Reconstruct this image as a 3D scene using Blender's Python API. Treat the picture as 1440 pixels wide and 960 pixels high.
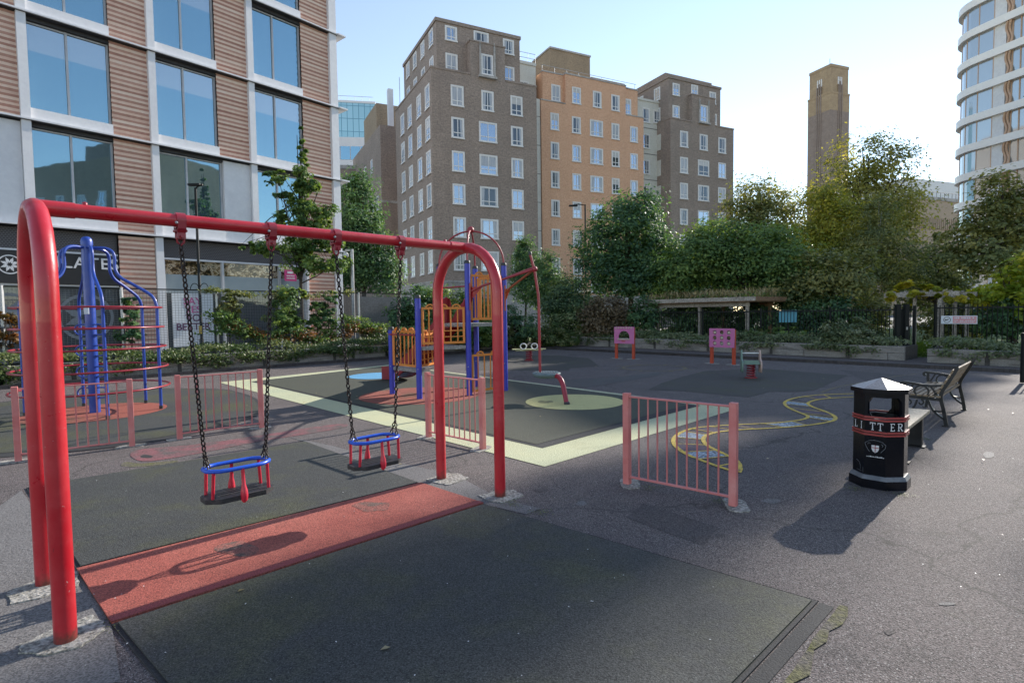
import bpy, math, random
import numpy as np
from mathutils import Matrix, Vector

# ------------------------------------------------------------------ scene, camera, light
for o in list(bpy.data.objects): bpy.data.objects.remove(o, do_unlink=True)
SC = bpy.context.scene
COL = SC.collection
R = math.radians
EYE = 1.7                       # camera height above the playground
FOC = 790.0                     # focal length in pixels of a 1440 px wide picture
PITCH = math.atan(39.0 / FOC); ROLL = math.atan(-0.014)

cam_d = bpy.data.cameras.new('camera'); cam = bpy.data.objects.new('camera', cam_d); COL.objects.link(cam)
cam_d.sensor_width = 36; cam_d.lens = FOC / 1440 * 36; cam_d.clip_start = 0.05; cam_d.clip_end = 3000
_f = np.array([0, math.cos(PITCH), -math.sin(PITCH)]); _r = np.array([1., 0, 0]); _d = np.cross(_f, _r)
_R = math.cos(ROLL) * _r - math.sin(ROLL) * _d; _D = math.sin(ROLL) * _r + math.cos(ROLL) * _d
cam.matrix_world = Matrix(((_R[0], -_D[0], -_f[0], 0), (_R[1], -_D[1], -_f[1], 0), (_R[2], -_D[2], -_f[2], EYE), (0, 0, 0, 1)))
SC.camera = cam

SUN_AZ = 46.0; SUN_EL = 26.0
W = bpy.data.worlds.new('World'); SC.world = W; W.use_nodes = True
nt = W.node_tree; nt.nodes.clear()
sky = nt.nodes.new('ShaderNodeTexSky'); sky.sky_type = 'NISHITA'; sky.sun_disc = False
sky.sun_elevation = R(SUN_EL); sky.sun_rotation = R(SUN_AZ); sky.altitude = 50; sky.air_density = 1.0; sky.dust_density = 0.0; sky.ozone_density = 1.5
bg = nt.nodes.new('ShaderNodeBackground'); bg.inputs['Strength'].default_value = 0.112
wo = nt.nodes.new('ShaderNodeOutputWorld')
hs = nt.nodes.new('ShaderNodeHueSaturation'); hs.inputs['Saturation'].default_value = 0.9; wb = nt.nodes.new('ShaderNodeMix'); wb.data_type = 'RGBA'; wb.blend_type = 'MULTIPLY'; wb.inputs[0].default_value = 1.0; wb.inputs[7].default_value = (1.08, 1.0, 0.94, 1)
nt.links.new(sky.outputs[0], hs.inputs['Color']); nt.links.new(hs.outputs[0], wb.inputs[6]); nt.links.new(wb.outputs[2], bg.inputs[0]); nt.links.new(bg.outputs[0], wo.inputs[0])
sl = bpy.data.lights.new('sun', 'SUN'); sl.energy = 3.0; sl.angle = R(0.53); sl.color = (1.0, 0.93, 0.84)
sun = bpy.data.objects.new('sun', sl); COL.objects.link(sun)
_s = Vector((math.sin(R(SUN_AZ)) * math.cos(R(SUN_EL)), math.cos(R(SUN_AZ)) * math.cos(R(SUN_EL)), math.sin(R(SUN_EL))))
sun.rotation_euler = _s.to_track_quat('Z', 'Y').to_euler()
SC.view_settings.view_transform = 'Standard'; SC.view_settings.look = 'None'
SC.view_settings.exposure = 1.36; SC.view_settings.gamma = 1.0
SC.render.film_transparent = False
try:
    SC.cycles.max_bounces = 6; SC.cycles.transparent_max_bounces = 8; SC.cycles.caustics_reflective = False; SC.cycles.caustics_refractive = False
except Exception: pass

# ------------------------------------------------------------------ survey helpers (sight line -> place in the world)
_RW = np.array([_R, _D, _f])
def ray(px, py): return _RW.T @ np.array([(px - 720) / FOC, (py - 480) / FOC, 1.0])
def gp(px, py, z=0.0):
    d = ray(px, py); t = (z - EYE) / d[2]; return (t * d[0], t * d[1])
def at(px, py, Y):
    d = ray(px, py); t = Y / d[1]; return (t * d[0], Y, EYE + t * d[2])

# ------------------------------------------------------------------ objects
def tag(o, label=None, cat=None, group=None, kind=None):
    if label: o['label'] = label
    if cat: o['category'] = cat
    if group: o['group'] = group
    if kind: o['kind'] = kind
    return o
def empty(name, loc=(0, 0, 0), rz=0.0, label=None, cat=None, group=None):
    o = bpy.data.objects.new(name, None); COL.objects.link(o)
    o.location = loc; o.rotation_euler = (0, 0, rz); o.empty_display_size = 0.2
    return tag(o, label, cat, group)
def kids(o): return [c for c in bpy.data.objects if c.parent == o]
def copy_tree(o, parent=None):
    c = o.copy(); COL.objects.link(c)
    if parent is not None: c.parent = parent
    for ch in kids(o): copy_tree(ch, c)
    return c
def put(mesh, name, parent=None, loc=(0, 0, 0), rot=(0, 0, 0), scale=None):
    o = bpy.data.objects.new(name, mesh); COL.objects.link(o)
    if parent is not None: o.parent = parent
    o.location = loc; o.rotation_euler = rot
    if scale: o.scale = scale
    return o

class MB:
    def __init__(s): s.v = []; s.f = []; s.sm = []; s.mi = []; s.cur = 0
    def poly(s, pts, smooth=False):
        b = len(s.v); s.v += [tuple(p) for p in pts]; s.f.append(tuple(range(b, b + len(pts)))); s.sm.append(smooth); s.mi.append(s.cur); return s
    def _add(s, vs, fs, smooth=False):
        b = len(s.v); s.v += [tuple(p) for p in vs]
        for f in fs: s.f.append(tuple(b + i for i in f)); s.sm.append(smooth); s.mi.append(s.cur)
        return s
    def box(s, c, d, rot=None):
        x, y, z = d[0] / 2, d[1] / 2, d[2] / 2
        vs = [Vector((i * x, j * y, k * z)) for k in (-1, 1) for j in (-1, 1) for i in (-1, 1)]
        if rot is not None: vs = [rot @ v for v in vs]
        vs = [v + Vector(c) for v in vs]
        return s._add(vs, [(0, 2, 3, 1), (4, 5, 7, 6), (0, 1, 5, 4), (2, 6, 7, 3), (0, 4, 6, 2), (1, 3, 7, 5)])
    def bx(s, x0, x1, y0, y1, z0, z1): return s.box(((x0 + x1) / 2, (y0 + y1) / 2, (z0 + z1) / 2), (abs(x1 - x0), abs(y1 - y0), abs(z1 - z0)))
    def bar(s, p, q, w, h, up=(0, 0, 1)):
        p = Vector(p); q = Vector(q); t = (q - p); L = t.length; t.normalize()
        u = Vector(up)
        if abs(t.dot(u)) > 0.98: u = Vector((1, 0, 0))
        a = t.cross(u).normalized(); b = a.cross(t)
        return s.box((p + q) / 2, (L, w, h), Matrix((t, a, b)).transposed())
    def strip(s, pts, w, th, nrm):
        """flat bar of width w following pts, thickness th along the axis nrm"""
        n = Vector(nrm).normalized(); P = [Vector(p) for p in pts]; rows = []
        for i, p in enumerate(P):
            t = (P[min(i + 1, len(P) - 1)] - P[max(i - 1, 0)]).normalized(); a = n.cross(t).normalized()
            rows.append([p + a * w / 2 + n * th / 2, p - a * w / 2 + n * th / 2, p - a * w / 2 - n * th / 2, p + a * w / 2 - n * th / 2])
        vs = [v for r in rows for v in r]; fs = []
        for i in range(len(P) - 1):
            for k in range(4): fs.append((4 * i + k, 4 * i + (k + 1) % 4, 4 * i + 4 + (k + 1) % 4, 4 * i + 4 + k))
        m = 4 * (len(P) - 1); fs += [(3, 2, 1, 0), (m, m + 1, m + 2, m + 3)]
        return s._add(vs, fs)
    def tube(s, pts, r, n=10, closed=False, cap=True):
        P = [Vector(p) for p in pts]; N = len(P)
        rr = r if isinstance(r, (list, tuple)) else [r] * N
        ts = []
        for i in range(N):
            if closed: t = P[(i + 1) % N] - P[i - 1]
            else: t = P[min(i + 1, N - 1)] - P[max(i - 1, 0)]
            ts.append(t.normalized())
        a = ts[0].orthogonal().normalized(); rows = []
        for i in range(N):
            a = (a - ts[i] * a.dot(ts[i])); a = a.normalized() if a.length > 1e-6 else ts[i].orthogonal().normalized()
            b = ts[i].cross(a)
            rows.append([P[i] + (a * math.cos(2 * math.pi * k / n) + b * math.sin(2 * math.pi * k / n)) * rr[i] for k in range(n)])
        vs = [v for q in rows for v in q]; fs = []
        for i in range(N if closed else N - 1):
            j = (i + 1) % N
            for k in range(n): fs.append((i * n + k, i * n + (k + 1) % n, j * n + (k + 1) % n, j * n + k))
        s._add(vs, fs, True)
        if cap and not closed:
            s.poly(list(reversed(rows[0]))); s.poly(rows[-1])
        return s
    def lathe(s, prof, n=16, c=(0, 0, 0), smooth=True, ph=0.0):
        rows = [[(c[0] + r * math.cos(2 * math.pi * k / n + ph), c[1] + r * math.sin(2 * math.pi * k / n + ph), c[2] + z) for k in range(n)] for r, z in prof]
        vs = [v for q in rows for v in q]; fs = []
        for i in range(len(prof) - 1):
            for k in range(n): fs.append((i * n + k, i * n + (k + 1) % n, (i + 1) * n + (k + 1) % n, (i + 1) * n + k))
        s._add(vs, fs, smooth)
        s.poly(list(reversed(rows[0]))); s.poly(rows[-1]); return s
    def prism(s, xy, z0, z1, top=True, bottom=True):
        n = len(xy)
        ar = sum(xy[i][0] * xy[(i + 1) % n][1] - xy[(i + 1) % n][0] * xy[i][1] for i in range(n))
        if ar < 0: xy = list(reversed(xy))
        for i in range(n):
            p, q = xy[i], xy[(i + 1) % n]; s.poly([(p[0], p[1], z0), (q[0], q[1], z0), (q[0], q[1], z1), (p[0], p[1], z1)])
        if top: s.poly([(p[0], p[1], z1) for p in xy])
        if bottom: s.poly([(p[0], p[1], z0) for p in reversed(xy)])
        return s
    def ball(s, c, r, n=12, m=8):
        if not isinstance(r, (tuple, list)): r = (r, r, r)
        vs = []; fs = []
        for i in range(m + 1):
            th = math.pi * i / m
            for k in range(n): vs.append((c[0] + r[0] * math.sin(th) * math.cos(2 * math.pi * k / n), c[1] + r[1] * math.sin(th) * math.sin(2 * math.pi * k / n), c[2] + r[2] * math.cos(th)))
        for i in range(m):
            for k in range(n): fs.append((i * n + k, (i + 1) * n + k, (i + 1) * n + (k + 1) % n, i * n + (k + 1) % n))
        return s._add(vs, fs, True)
    def mesh(s, name, mats, inv=None):
        me = bpy.data.meshes.new(name)
        vs = s.v if inv is None else [tuple(inv @ Vector(v)) for v in s.v]
        me.from_pydata(vs, [], s.f); me.update()
        me.polygons.foreach_set('use_smooth', s.sm)
        if not isinstance(mats, (list, tuple)): mats = [mats]
        for m in mats: me.materials.append(m)
        me.polygons.foreach_set('material_index', s.mi)
        # box-projected UVs in metres
        uv = me.uv_layers.new(name='UVMap'); nl = len(me.loops)
        co = np.empty(len(me.vertices) * 3); me.vertices.foreach_get('co', co); co = co.reshape(-1, 3)
        vi = np.empty(nl, dtype=np.int32); me.loops.foreach_get('vertex_index', vi)
        pn = np.empty(len(me.polygons) * 3); me.polygons.foreach_get('normal', pn); pn = pn.reshape(-1, 3)
        lt = np.empty(len(me.polygons), dtype=np.int32); me.polygons.foreach_get('loop_total', lt)
        ln = np.repeat(pn, lt, axis=0); p = co[vi]
        t = np.stack([-ln[:, 1], ln[:, 0]], 1); l = np.linalg.norm(t, axis=1); l[l < 1e-6] = 1; t /= l[:, None]
        u = (t * p[:, :2]).sum(1); v = p[:, 2].copy(); h = np.abs(ln[:, 2]) > 0.7
        u[h] = p[h, 0]; v[h] = p[h, 1]
        uv.data.foreach_set('uv', np.stack([u, v], 1).ravel())
        return me
    def build(s, name, mats, parent=None, world=False, bevel=0.0):
        inv = None
        if world and parent is not None:
            r = parent; m = Matrix.Identity(4)
            while r is not None: m = Matrix.Translation(r.location) @ Matrix.Rotation(r.rotation_euler[2], 4, 'Z') @ m; r = r.parent
            inv = m.inverted()
        o = put(s.mesh(name, mats, inv), name, parent)
        if bevel:
            b = o.modifiers.new('bevel', 'BEVEL'); b.width = bevel; b.segments = 2; b.limit_method = 'ANGLE'; b.angle_limit = R(40)
        return o

def _eval_mesh(ob, name):
    COL.objects.link(ob); bpy.context.view_layer.update()
    me = bpy.data.meshes.new_from_object(ob.evaluated_get(bpy.context.evaluated_depsgraph_get())); me.name = name
    d = ob.data; bpy.data.objects.remove(ob, do_unlink=True); bpy.data.curves.remove(d); return me
def text_mesh(body, size, depth, mat, name='lettering', space=1.0, align='CENTER', offset=0.0, line=1.0):
    c = bpy.data.curves.new(name, 'FONT'); c.body = body; c.size = size; c.extrude = depth; c.align_x = align; c.space_character = space; c.offset = offset; c.space_line = line
    me = _eval_mesh(bpy.data.objects.new(name, c), name); me.materials.clear(); me.materials.append(mat); return me
def holed_mesh(name, loops, depth, mat):
    c = bpy.data.curves.new(name, 'CURVE'); c.dimensions = '2D'; c.fill_mode = 'BOTH'; c.extrude = depth / 2
    for L in loops:
        sp = c.splines.new('POLY'); sp.points.add(len(L) - 1); sp.use_cyclic_u = True
        for i, p in enumerate(L): sp.points[i].co = (p[0], p[1], 0, 1)
    me = _eval_mesh(bpy.data.objects.new(name, c), name); me.materials.clear(); me.materials.append(mat); return me
def circ(cx, cy, r, n=20, a0=0, a1=2 * math.pi, ry=None):
    full = abs(a1 - a0 - 2 * math.pi) < 1e-6
    return [(cx + r * math.cos(a0 + (a1 - a0) * i / (n if full else n - 1)), cy + (ry or r) * math.sin(a0 + (a1 - a0) * i / (n if full else n - 1))) for i in range(n)]
def spline(pts, k=6, closed=False):
    """Catmull-Rom through pts"""
    P = [np.array(p, float) for p in pts]; n = len(P); out = []
    for i in range(n if closed else n - 1):
        p0 = P[(i - 1) % n] if closed or i > 0 else P[i]; p1 = P[i]; p2 = P[(i + 1) % n]; p3 = P[(i + 2) % n] if closed or i + 2 < n else P[(i + 1) % n]
        for j in range(k):
            t = j / k; out.append(tuple(0.5 * (2 * p1 + (p2 - p0) * t + (2 * p0 - 5 * p1 + 4 * p2 - p3) * t * t + (3 * p1 - p0 - 3 * p2 + p3) * t ** 3)))
    if not closed: out.append(tuple(P[-1]))
    return out

# ------------------------------------------------------------------ materials
class NT:
    def __init__(s, name):
        s.m = bpy.data.materials.new(name); s.m.use_nodes = True; s.t = s.m.node_tree; s.t.nodes.clear()
        s.out = s.n('ShaderNodeOutputMaterial')
    def n(s, typ, **kw):
        x = s.t.nodes.new(typ)
        for k, v in kw.items():
            if k in x.inputs: s.set(x, k, v)
            else: setattr(x, k, v)
        return x
    def set(s, x, k, v):
        i = x.inputs[k]
        if hasattr(v, 'links') or isinstance(v, bpy.types.NodeSocket): s.t.links.new(v, i)
        elif isinstance(v, (tuple, list)) and len(v) == 3 and i.type == 'RGBA': i.default_value = (*v, 1)
        else: i.default_value = v
    def l(s, a, b): s.t.links.new(a, b)
    def coord(s, kind='Object', scale=None):
        c = s.n('ShaderNodeTexCoord').outputs[kind]
        if scale is not None:
            mp = s.n('ShaderNodeMapping'); s.l(c, mp.inputs['Vector']); mp.inputs['Scale'].default_value = scale; c = mp.outputs[0]
        return c
    def noise(s, co, scale, detail=3, rough=0.6, dist=0.0):
        x = s.n('ShaderNodeTexNoise'); s.l(co, x.inputs['Vector']); x.inputs['Scale'].default_value = scale; x.inputs['Detail'].default_value = detail; x.inputs['Roughness'].default_value = rough; x.inputs['Distortion'].default_value = dist
        return x.outputs['Fac']
    def ramp(s, fac, stops, interp='LINEAR'):
        r = s.n('ShaderNodeValToRGB'); s.l(fac, r.inputs[0]); e = r.color_ramp.elements; r.color_ramp.interpolation = interp
        while len(e) < len(stops): e.new(0.5)
        for i, (p, c) in enumerate(stops):
            e[i].position = p; e[i].color = (*c, 1) if isinstance(c, (tuple, list)) else (c, c, c, 1)
        return r.outputs[0]
    def mix(s, f, a, b, typ='MIX'):
        x = s.n('ShaderNodeMix'); x.data_type = 'RGBA'; x.blend_type = typ
        for k, v in ((0, f), (6, a), (7, b)):
            if isinstance(v, bpy.types.NodeSocket): s.l(v, x.inputs[k])
            elif isinstance(v, (tuple, list)): x.inputs[k].default_value = (*v, 1)
            else: x.inputs[k].default_value = v if k == 0 else (v, v, v, 1)
        return x.outputs[2]
    def math(s, op, a, b=None):
        x = s.n('ShaderNodeMath'); x.operation = op
        for i, v in enumerate((a, b)):
            if v is None: continue
            if isinstance(v, bpy.types.NodeSocket): s.l(v, x.inputs[i])
            else: x.inputs[i].default_value = v
        return x.outputs[0]
    def bsdf(s, color, rough=0.6, metal=0.0, bump=None, bump_d=0.01, coat=0.0, spec=0.5, bump_s=1.0):
        p = s.n('ShaderNodeBsdfPrincipled')
        for k, v in (('Base Color', color), ('Roughness', rough), ('Metallic', metal), ('Coat Weight', coat), ('Specular IOR Level', spec)): s.set(p, k, v)
        if bump is not None:
            b = s.n('ShaderNodeBump'); s.l(bump, b.inputs['Height']); b.inputs['Distance'].default_value = bump_d; b.inputs['Strength'].default_value = bump_s; s.l(b.outputs[0], p.inputs['Normal'])
        return p
    def done(s, p): s.l(p.outputs[0], s.out.inputs[0]); return s.m

def mat(name, c1, c2=None, scale=2.0, fine=None, fine_amt=0.25, rough=0.6, metal=0.0, bump=0.0, coat=0.0, spec=0.5, stain=None, stain_scale=1.0, stain_pos=(0.5, 0.7), detail=4, coord='Object', stretch=None, speck=None, speck_scale=60, speck_pos=0.8):
    """two-tone weathered surface: patches (c1/c2), fine grain, optional stains and bright specks"""
    t = NT(name); co = t.coord(coord, stretch)
    c = t.mix(t.ramp(t.noise(co, scale, detail), [(0.32, 0.0), (0.68, 1.0)]), c1, c2 if c2 else tuple(x * 0.8 for x in c1))
    h = None
    if stain: c = t.mix(t.ramp(t.noise(co, stain_scale, 6, 0.65), [(stain_pos[0], 0.0), (stain_pos[1], 1.0)]), c, stain)
    if fine:
        h = t.noise(co, fine, 2, 0.6)
        c = t.mix(fine_amt, c, t.ramp(h, [(0.3, 0.15), (0.5, 1.0), (0.72, 2.6)] if False else [(0.3, 0.0), (0.7, 1.0)]), 'OVERLAY')
    if speck: c = t.mix(t.ramp(t.noise(co, speck_scale, 1, 0.5), [(speck_pos, 0.0), (speck_pos + 0.05, 1.0)]), c, speck)
    rr = rough
    return t.done(t.bsdf(c, rr, metal, h if bump and h is not None else None, bump, coat, spec))

def brick_mat(name, c1, c2, mortar, bw=0.225, bh=0.075, stain=(0.05, 0.045, 0.04), stain_amt=0.5, streak=True):
    t = NT(name); uv = t.coord('UV')
    b = t.n('ShaderNodeTexBrick'); t.l(uv, b.inputs['Vector']); b.inputs['Scale'].default_value = 1.0
    b.inputs['Brick Width'].default_value = bw; b.inputs['Row Height'].default_value = bh; b.inputs['Mortar Size'].default_value = 0.006; b.inputs['Mortar Smooth'].default_value = 0.3
    for k, v in (('Color1', c1), ('Color2', c2), ('Mortar', mortar)): b.inputs[k].default_value = (*v, 1)
    c = b.outputs['Color']
    c = t.mix(t.ramp(t.noise(uv, 0.35, 5, 0.65), [(0.35, 0.0), (0.75, stain_amt)]), c, stain)
    if streak:
        st = t.noise(t.coord('UV', (1.6, 0.12, 1)), 1.0, 4, 0.6)
        c = t.mix(t.ramp(st, [(0.5, 0.0), (0.8, 0.35)]), c, stain)
    c = t.mix(0.35, c, t.ramp(t.noise(uv, 7, 2), [(0.3, 0.2), (0.7, 0.85)]), 'OVERLAY')
    return t.done(t.bsdf(c, 0.85, 0, b.outputs['Fac'], 0.004, bump_s=0.4))

def leaf_mat(name, dark, mid, light, trans=0.45):
    t = NT(name); a = t.n('ShaderNodeAttribute'); a.attribute_name = 'tint'
    c = t.ramp(a.outputs['Fac'], [(0.0, dark), (0.5, mid), (1.0, light)])
    p = t.bsdf(c, 0.5, spec=0.35)
    tr = t.n('ShaderNodeBsdfTranslucent'); t.l(t.mix(1.0, c, (1.35, 1.25, 0.55), 'MULTIPLY'), tr.inputs[0])
    m = t.n('ShaderNodeMixShader'); m.inputs[0].default_value = trans; t.l(p.outputs[0], m.inputs[1]); t.l(tr.outputs[0], m.inputs[2])
    t.l(m.outputs[0], t.out.inputs[0]); return t.m

def paint(name, c, fade=None, rough=0.35, coat=0.2, chip=None, scale=3.0):
    t = NT(name); co = t.coord('Object')
    col = t.mix(t.ramp(t.noise(co, scale, 5, 0.65), [(0.4, 0.0), (0.75, 1.0)]), c, fade or tuple(x * 0.85 for x in c))
    if chip: col = t.mix(t.ramp(t.noise(co, 22, 4, 0.7), [(0.66, 0.0), (0.69, 1.0)]), col, chip)
    rg = t.ramp(t.noise(co, 6, 4), [(0.3, rough - 0.08), (0.7, rough + 0.15)])
    return t.done(t.bsdf(col, rg, 0, coat=coat, bump=t.noise(co, 40, 2), bump_d=0.0006))

def glass_mat(name, tint, metal=0.75, rough=0.03, wave=0.0, blind=None):
    t = NT(name); co = t.coord('Object')
    c = tint
    if blind: c = t.mix(blind[1], tint, blind[0])
    g = t.noise(co, 0.7, 2, 0.5)
    return t.done(t.bsdf(c, rough, metal, g if wave else None, wave, spec=0.6))

M = {}
t = NT('worn playground asphalt'); co = t.coord('Object')
c = t.mix(t.ramp(t.noise(co, .55, 4), [(.32, 0), (.68, 1)]), (.104, .085, .081), (.082, .067, .066))
c = t.mix(t.ramp(t.noise(co, .28, 6, .65), [(.48, 0), (.72, .8)]), c, (.140, .116, .102))
c = t.mix(t.ramp(t.noise(t.coord('Object', (.9, 1.3, 1)), .9, 6, .7), [(.54, 0), (.66, .55)]), c, (.056, .048, .046))
c = t.mix(t.ramp(t.noise(co, 2.3, 7, .75, .6), [(.60, 0), (.70, .5)]), c, (.062, .058, .040))
g_ = t.noise(co, 105, 2, .6); c = t.mix(.95, c, t.ramp(g_, [(.3, 0.0), (.7, 1.0)]), 'OVERLAY')
c = t.mix(t.ramp(t.noise(co, 140, 1, .5), [(.645, 0), (.695, 1)]), c, (.34, .32, .30))
vo = t.n('ShaderNodeTexVoronoi'); vo.feature = 'DISTANCE_TO_EDGE'; vo.inputs['Scale'].default_value = .33
wv = t.n('ShaderNodeVectorMath'); wv.operation = 'MULTIPLY_ADD'; nv = t.n('ShaderNodeTexNoise'); nv.inputs['Scale'].default_value = 1.6; nv.inputs['Detail'].default_value = 5; t.l(co, nv.inputs['Vector']); t.l(nv.outputs['Color'], wv.inputs[0]); wv.inputs[1].default_value = (.9, .9, 0); t.l(co, wv.inputs[2]); t.l(wv.outputs[0], vo.inputs['Vector'])
c = t.mix(t.ramp(vo.outputs['Distance'], [(.0, .75), (.006, 0.0)]), c, (.03, .028, .022))
M['asphalt'] = t.done(t.bsdf(c, .88, bump=g_, bump_d=.007))
M['ground'] = mat('outer asphalt', (0.09, 0.088, 0.085), (0.07, 0.07, 0.07), 0.4, fine=60, fine_amt=0.5, rough=0.9, bump=0.004)
M['patch'] = mat('asphalt patch', (0.125, 0.118, 0.115), (0.15, 0.142, 0.138), 1.2, fine=90, fine_amt=0.6, rough=0.85, bump=0.004)
M['rubber'] = mat('dark green wet pour rubber', (0.046, 0.048, 0.043), (0.035, 0.037, 0.036), 1.2, fine=110, fine_amt=0.85, rough=0.8, bump=0.004, stain=(0.066, 0.068, 0.022), stain_scale=0.8, stain_pos=(0.48, 0.74), speck=(0.16, 0.165, 0.155), speck_scale=150, speck_pos=0.68)
M['rubber_edge'] = mat('black rubber edging', (0.02, 0.021, 0.023), (0.03, 0.03, 0.03), 2, fine=90, fine_amt=0.5, rough=0.85, bump=0.003)
M['rubber_play'] = mat('mossy green play rubber', (0.056, 0.060, 0.040), (0.044, 0.049, 0.038), 0.7, fine=100, fine_amt=0.6, rough=0.85, bump=0.003, stain=(0.075, 0.075, 0.045), stain_scale=0.35, stain_pos=(0.45, 0.75))
M['rubber_black'] = mat('dark rubber patch', (0.046, 0.042, 0.038), (0.06, 0.054, 0.046), 0.8, fine=100, fine_amt=0.55, rough=0.85, bump=0.003, stain=(0.055, 0.055, 0.03), stain_scale=0.6)
M['rubber_red'] = mat('red wet pour rubber', (0.33, 0.082, 0.06), (0.27, 0.066, 0.048), 0.9, fine=110, fine_amt=0.6, rough=0.8, bump=0.004, stain=(0.40, 0.125, 0.09), stain_scale=0.8, stain_pos=(0.48, 0.75), speck=(0.10, 0.03, 0.03), speck_scale=100, speck_pos=0.70)
M['rubber_red_dark'] = mat('dark red rubber band', (0.25, 0.055, 0.055), (0.29, 0.065, 0.06), 1.5, fine=110, fine_amt=0.5, rough=0.8, bump=0.003)
M['rubber_red_round'] = mat('mossy red rubber', (0.30, 0.075, 0.048), (0.22, 0.062, 0.042), 0.8, fine=100, fine_amt=0.5, rough=0.85, bump=0.003, stain=(0.06, 0.05, 0.025), stain_scale=0.7, stain_pos=(0.52, 0.7))
M['rubber_cream'] = mat('pale lime rubber', (0.50, 0.49, 0.29), (0.40, 0.43, 0.29), 0.5, fine=95, fine_amt=0.65, rough=0.85, bump=0.003, stain=(0.24, 0.24, 0.14), stain_scale=0.8, stain_pos=(0.58, 0.85))
M['rubber_yellow'] = mat('yellow rubber', (0.56, 0.51, 0.22), (0.48, 0.45, 0.20), 0.7, fine=95, fine_amt=0.5, rough=0.85, bump=0.003, stain=(0.25, 0.24, 0.09), stain_scale=0.9, stain_pos=(0.55, 0.8))
M['rubber_blue'] = mat('sky blue rubber', (0.10, 0.32, 0.52), (0.09, 0.28, 0.46), 1, fine=95, fine_amt=0.5, rough=0.85)
M['paint_yellow'] = mat('worn yellow line paint', (0.64, 0.44, 0.055), (0.54, 0.38, 0.06), 2.5, fine=70, fine_amt=0.6, rough=0.75, stain=(0.10, 0.085, 0.06), stain_scale=14, stain_pos=(0.56, 0.66))
M['paint_pale'] = mat('worn pale yellow line paint', (0.22, 0.17, 0.06), (0.15, 0.12, 0.06), 2.5, fine=70, fine_amt=0.6, rough=0.8, stain=(0.08, 0.07, 0.07), stain_scale=9, stain_pos=(0.48, 0.6))
M['paint_blue'] = mat('worn pale blue paint', (0.34, 0.42, 0.50), (0.25, 0.32, 0.38), 3, fine=60, fine_amt=0.6, rough=0.8, stain=(0.08, 0.08, 0.085), stain_scale=26, stain_pos=(0.50, 0.56))
M['paint_purple'] = mat('worn purple paint', (0.13, 0.085, 0.11), (0.10, 0.07, 0.085), 3, fine=70, fine_amt=0.6, rough=0.85, stain=(0.075, 0.065, 0.07), stain_scale=20, stain_pos=(0.48, 0.6))
M['paint_pink'] = mat('worn pink ground paint', (0.21, 0.075, 0.082), (0.17, 0.068, 0.072), 1.2, fine=80, fine_amt=0.7, rough=0.85, stain=(0.10, 0.078, 0.074), stain_scale=3.5, stain_pos=(0.42, 0.62))
M['concrete'] = mat('rough concrete', (0.31, 0.295, 0.265), (0.26, 0.25, 0.225), 3, fine=45, fine_amt=0.7, rough=0.9, bump=0.01, stain=(0.20, 0.19, 0.155), stain_scale=7, stain_pos=(0.45, 0.75))
M['moss'] = mat('moss', (0.115, 0.10, 0.085), (0.10, 0.098, 0.025), 7, fine=60, fine_amt=0.6, rough=0.95, bump=0.01)
M['kerb'] = None
M['lawn'] = mat('lawn', (0.06, 0.11, 0.015), (0.09, 0.13, 0.02), 1.5, fine=40, fine_amt=0.6, rough=0.95, bump=0.02)
M['soil'] = mat('soil', (0.045, 0.035, 0.025), (0.03, 0.025, 0.02), 3, fine=30, fine_amt=0.6, rough=0.95, bump=0.02)
M['paving'] = mat('grey street paving', (0.20, 0.20, 0.195), (0.16, 0.16, 0.16), 1, fine=30, fine_amt=0.4, rough=0.85)
M['red'] = paint('weathered red swing paint', (0.33, 0.007, 0.016), (0.42, 0.04, 0.05), 0.32, 0.3, chip=(0.13, 0.012, 0.016), scale=2.2)
t = NT('red swing paint with rusty feet'); co = t.coord('Object'); sx = t.n('ShaderNodeSeparateXYZ'); t.l(co, sx.inputs[0])
c = t.mix(t.ramp(t.noise(co, 2.2, 5, .65), [(.4, 0), (.75, 1)]), (.44, .008, .018), (.50, .04, .05))
c = t.mix(t.ramp(t.noise(t.coord('Object', (1, 1, .25)), 26, 4, .7), [(.68, 0), (.71, .8)]), c, (.15, .014, .018))
h_ = t.math('ADD', sx.outputs[2], t.math('MULTIPLY', t.noise(co, 14, 5, .7), .22))
c = t.mix(t.ramp(h_, [(.12, .9), (.21, 0)]), c, (.075, .028, .018))
c = t.mix(t.ramp(t.noise(co, 55, 2, .5), [(.74, 0), (.76, .7)]), c, (.45, .25, .24))
M['red'] = t.done(t.bsdf(c, t.ramp(t.noise(co, 6, 5, .7), [(.3, .24), (.7, .5)]), coat=.25, bump=t.noise(co, 40, 2), bump_d=.0006))
M['red_dark'] = paint('dark red paint', (0.26, 0.012, 0.025), (0.30, 0.02, 0.035), 0.35, 0.2)
M['red_tower'] = paint('weathered red tower steel', (0.30, 0.016, 0.026), (0.24, 0.025, 0.035), 0.4, 0.2)
M['pink'] = paint('faded salmon pink paint', (0.54, 0.15, 0.14), (0.62, 0.27, 0.25), 0.55, 0.0, chip=(0.28, 0.06, 0.05))
M['pink_lt'] = paint('faded pink bar paint', (0.52, 0.15, 0.145), (0.55, 0.21, 0.20), 0.5, 0.0)
M['blue'] = paint('blue steel paint', (0.010, 0.048, 0.30), (0.016, 0.062, 0.35), 0.36, 0.2)
M['blue_post'] = paint('royal blue tower post', (0.025, 0.035, 0.36), (0.04, 0.05, 0.42), 0.42, 0.1)
M['blue_plastic'] = paint('bright blue plastic', (0.01, 0.085, 0.55), (0.015, 0.10, 0.60), 0.35, 0.1)
M['red_plastic'] = paint('red plastic', (0.50, 0.012, 0.035), (0.55, 0.03, 0.06), 0.35, 0.1)
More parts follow.
